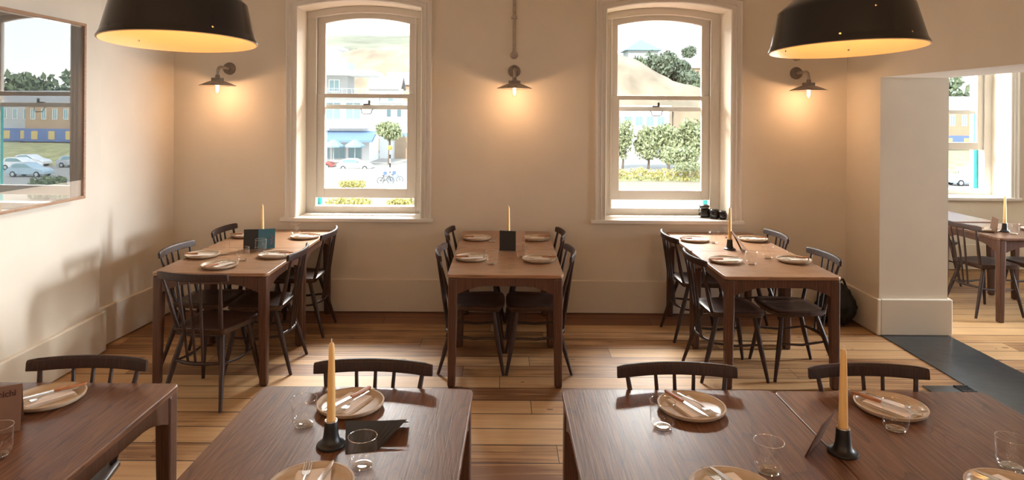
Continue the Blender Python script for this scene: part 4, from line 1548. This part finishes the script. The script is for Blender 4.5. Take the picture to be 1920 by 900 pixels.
def bicycle(label, px, py, Y, col):
    p = at(px, py, Y)
    t = thing('bicycle', label, 'bicycle', (p.x, Y, p.z), 0.2, group='parked bicycles')
    for x in (-0.52, 0.52):
        w = MB()
        w.tube([(x + 0.33 * math.cos(a), 0, 0.34 + 0.33 * math.sin(a)) for a in [2 * PI * i / 20 for i in range(21)]], 0.02, 6, caps=False)
        for i in range(6):
            a = PI * i / 6
            w.tube([(x - 0.32 * math.cos(a), 0, 0.34 - 0.32 * math.sin(a)), (x + 0.32 * math.cos(a), 0, 0.34 + 0.32 * math.sin(a))], 0.004, 4)
        w.build('wheel', M['rubber'], t)
    f = MB()
    for a, b_ in (((-0.52, 0.34), (-0.1, 0.32)), ((-0.1, 0.32), (0.36, 0.78)), ((-0.1, 0.32), (-0.22, 0.85)), ((-0.2, 0.78), (0.36, 0.78)), ((-0.52, 0.34), (-0.2, 0.78)), ((0.52, 0.34), (0.34, 0.92))):
        f.tube([(a[0], 0, a[1]), (b_[0], 0, b_[1])], 0.022, 6)
    f.build('frame', col, t)
    MB().tube([(0.30, -0.22, 0.98), (0.34, 0, 0.92), (0.30, 0.22, 0.98)], 0.016, 6).build('handlebar', M['steel'], t)
    MB().box(-0.36, -0.12, -0.06, 0.06, 0.85, 0.91).build('saddle', M['rubber'], t, bevel=0.02)


bicycle('dark bicycle parked left, by the striped pole outside', 724, 345, 68, M['iron'])
bicycle('blue bicycle parked right, by the striped pole outside', 741, 343, 70, M['blue_cloth'])
for lab, px, py in (('round blue road sign on the left, by the bicycles outside', 723, 325), ('round blue road sign on the right, by the bicycles outside', 740, 324)):
    p = at(px, py, 72)
    t = thing('road_sign', lab, 'sign', (p.x, 72, GZ), group='blue road signs')
    MB().tube([(0, -0.03, p.z - GZ), (0, 0.0, p.z - GZ)], 0.2, 20).build('disc', M['blue_front'], t)
    MB().tube([(0, 0.03, 0), (0, 0.03, p.z - GZ + 0.1)], 0.03, 8).build('pole', M['white_post'], t)
shrub('yellow flowering bush beyond the lower pane, left window view', 662, 338, 352, 62, 46, M['leaf_yellow'], 5, group='yellow bushes outside')
shrub('yellow-green bush left under the raised sash, left window view', 655, 370, 390, 40, 78, M['leaf_yellow'], 6, group='yellow bushes outside')
shrub('yellow-green bush right under the raised sash, left window view', 752, 372, 390, 40, 46, M['leaf_yellow'], 7, group='yellow bushes outside')

# --- through the right window: slope with dark trees, blue pyramid roof, pale trees, bush, hedge
b = thing('pyramid_roof_house', 'blue pyramid-roofed building on the skyline, right window view', 'building', (at(1200, 95, 250).x, 250, 24.0))
p = at(1200, 74, 250)
MB().box(-5.5, 5.5, -5.5, 5.5, -3, 1.2).build('wall', M['render_grey'], b)
MB().add([(-6.8, -6.8, 1.0), (6.8, -6.8, 1.0), (6.8, 6.8, 1.0), (-6.8, 6.8, 1.0), (0, 0, p.z - 24.0)], [(0, 1, 4), (1, 2, 4), (2, 3, 4), (3, 0, 4), (0, 1, 2, 3)]).build('roof', M['blue_roof'], b)
for k, (px, yt, w, m, Yd) in enumerate([(1197, 103, 36, 'leaf_mid', 158), (1222, 96, 42, 'leaf_dark', 160), (1246, 94, 44, 'leaf_dark', 156), (1270, 112, 44, 'leaf_dark', 158), (1294, 130, 44, 'leaf_dark', 154), (1316, 146, 40, 'leaf_mid', 150)]):
    names = ['leftmost, greenish dark tree of the clump on the rocky slope', 'tall dark tree second from left in the clump on the slope', 'tallest dark tree of the clump on the rocky slope',
             'dark tree fourth from left in the clump on the slope', 'dark tree fifth from left, low on the rocky slope', 'rightmost dark tree of the clump, by the right sash']
    bz = at(px, yt + 62, Yd).z
    tree(names[k], px, yt, Yd, w, M[m], base=bz, seed=30 + k, trunk=0.12, group='dark trees on the slope', leaf=0.55)
tree('lone flat-topped tree on the skyline, right window view', 1291, 84, 240, 26, M['leaf_dark'], base=18.5, seed=41, trunk=0.35)
b = thing('house', 'long peach house with grey roof high up, right window view', 'house', (at(1285, 130, 190).x - 8, 190, 7.0), group='hillside houses')
MB().box(0, 26, 0, 8, 0, 8).build('wall', M['peach'], b)
gable_roof(b, 0, 26, 0, 8, 8.0, 3.0, M['slate_roof'])
facade_windows(b, 1, 25, 3.5, 7.0, 0.0, 7, 1, M['win'], M['render'], 0.3, 0.6)
b = thing('flat_roof_building', 'low white flat-roofed building behind the trees, right window view', 'building', (15.5, 112, GZ))
MB().box(0, 12, 0, 6, 0, 8.2).build('wall', M['render'], b)
MB().box(-0.3, 12.3, -0.4, 6.2, 8.2, 8.7).build('roof', M['render_grey'], b)
facade_windows(b, 0.5, 11.5, 4.4, 7.6, 0.0, 6, 1, M['win'], M['render_grey'], 0.7, 0.5)
b = thing('garden_wall', 'pale stone retaining wall behind the trees, right window view', 'wall', (28.5, 113, GZ))
MB().box(0, 18, 0, 1.2, 0, 8.0).build('wall', M['bluff'], b)
MB().box(-0.1, 18.1, -0.15, 1.35, 8.0, 8.3).build('coping', M['render_grey'], b)
for k, (px, yt, w, m, lab) in enumerate([(1168, 222, 40, 'leaf_pale', 'narrow pale tree at the left edge of the right window view'), (1216, 234, 50, 'leaf_pale', 'pale green tree left of centre in the right window view'),
                                         (1254, 230, 52, 'leaf_pale', 'pale green tree behind the round bush, right window view'), (1302, 222, 56, 'leaf_pale', 'pale green tree at the right edge of the right window view')]):
    tree(lab, px, yt, 88, w, M[m], seed=50 + k, trunk=0.16, group='pale trees outside')
shrub('large round grey-green bush above the hedge, right window view', 1275, 274, 308, 76, 62, M['leaf_pale'], 61)
hd = thing('hedge', 'low flowering hedge along the forecourt, right window view', 'hedge', (18.5, 72, GZ))
foliage('foliage', [(-7.5 + 0.9 * i, 0.15 * (i % 2), 0.62 + 0.12 * math.sin(i * 1.9), 0.75, 0.7, 0.75) for i in range(18)], M['leaf_yellow'], hd, 0.16, 120, 71)
MB().box(-8, 8.2, -0.2, 0.2, 0.0, 0.5).build('stems', M['leaf_pale'], hd)
shrub('pale green bushes at the right end of the hedge, right window view', 1292, 303, 322, 71, 50, M['leaf_pale'], 63)

# --- off to the right: terrace, grass bank, trees and cars, seen through the side room window and in the picture glass
for k, x in enumerate((56, 68.5, 81)):
    b = thing('terraced_house', ['pale terraced house with blue shop front, left of the row, seen in the picture glass', 'pale terraced house with blue shop front, middle of the row beyond the side room',
                                 'pale terraced house with blue shop front, right end of the row beyond the side room'][k], 'house', (x, 108 + 2 * k, GZ + 1.6), group='terraced houses')
    MB().box(0, 12.4, 0, 8, 0, 6.6).build('wall', M['peach'] if k == 1 else M['render_grey'], b)
    gable_roof(b, 0, 12.4, 0, 8, 6.6, 2.4, M['slate_roof'], 0.0)
    facade_windows(b, 0.4, 12.0, 3.6, 6.2, 0.0, 6, 1, M['win'], M['render'], 0.42, 0.7)
    MB().box(0.2, 12.2, -0.5, 0, 0.2, 2.4).build('shop_front', M['blue_front'], b)
    for i in range(4):
        MB().box(0.8 + 3 * i, 1.9 + 3 * i, -0.56, -0.5, 0.6, 2.0).build('lit_sign', M['yellow'], b)
terrain('hill_verge', 44, 110, 84, 108, 30, 10, lambda x, y: GZ + 1.7 * sstep(84, 96, y) + 0.1 * mn.noise(Vector((x * 0.3, y * 0.3, 0))), M['grass'])
for k, (x, yd, top, w) in enumerate([(47, 125, 8.0, 7), (59, 128, 7.2, 7.5), (70, 126, 8.6, 7.5), (81.5, 128, 9.4, 7.8), (94, 126, 8.6, 8)]):
    W = w
    t = thing('tree', ['first dark tree above the terrace, left end', 'second dark tree above the terrace', 'third dark tree above the terrace, over the middle house', 'fourth dark tree above the terrace, the tallest', 'fifth dark tree above the terrace, right end'][k],
              'tree', (x, yd, GZ), group='trees above the terrace')
    h = (top - GZ) / 0.98
    bl = [(0.45 * W * math.cos(i * 2.4) * (i > 0), 0.3 * W * math.sin(i * 2.4) * (i > 0), h * 0.66 + 0.5 * math.sin(i * 3), W * 0.42, W * 0.42, h * 0.32) for i in range(7)]
    foliage('foliage', bl, M['leaf_mid'], t, 0.75, 230, 80 + k)
    MB().tube([(0, 0, 0), (0, 0, h * 0.7)], [0.5, 0.15], 8).build('trunk', M['bark'], t)
for k, (x, y, m, lab) in enumerate([(52.0, 82, 'car_silver', 'silver car parked below the grass bank, seen in the picture glass'), (58.6, 83, 'car_white', 'white car parked below the grass bank, left of the blue one'),
                                    (48.6, 70, 'car_blue', 'pale blue car in the side room window view, nearest the house'), (56.0, 78, 'car_white', 'white car in the side room window view, above the pale blue one')]):
    car(lab, 948, 300, 90, M[m], -1, 4.3).location = (x, y, GZ)
shrub('dark green bush by the car park, seen in the picture glass', 948, 300, 340, 60, 60, M['leaf_mid'], 91).location = (33, 52, GZ)
# stone quoin of the window wall outside the side room window
struct('trim_quoin', MB().box(WINS[2][0] + HW - 0.005, WINS[2][0] + HW + 0.4, YW2 + TW + 0.001, YW2 + TW + 0.22, 0, HC), M['quoin'])
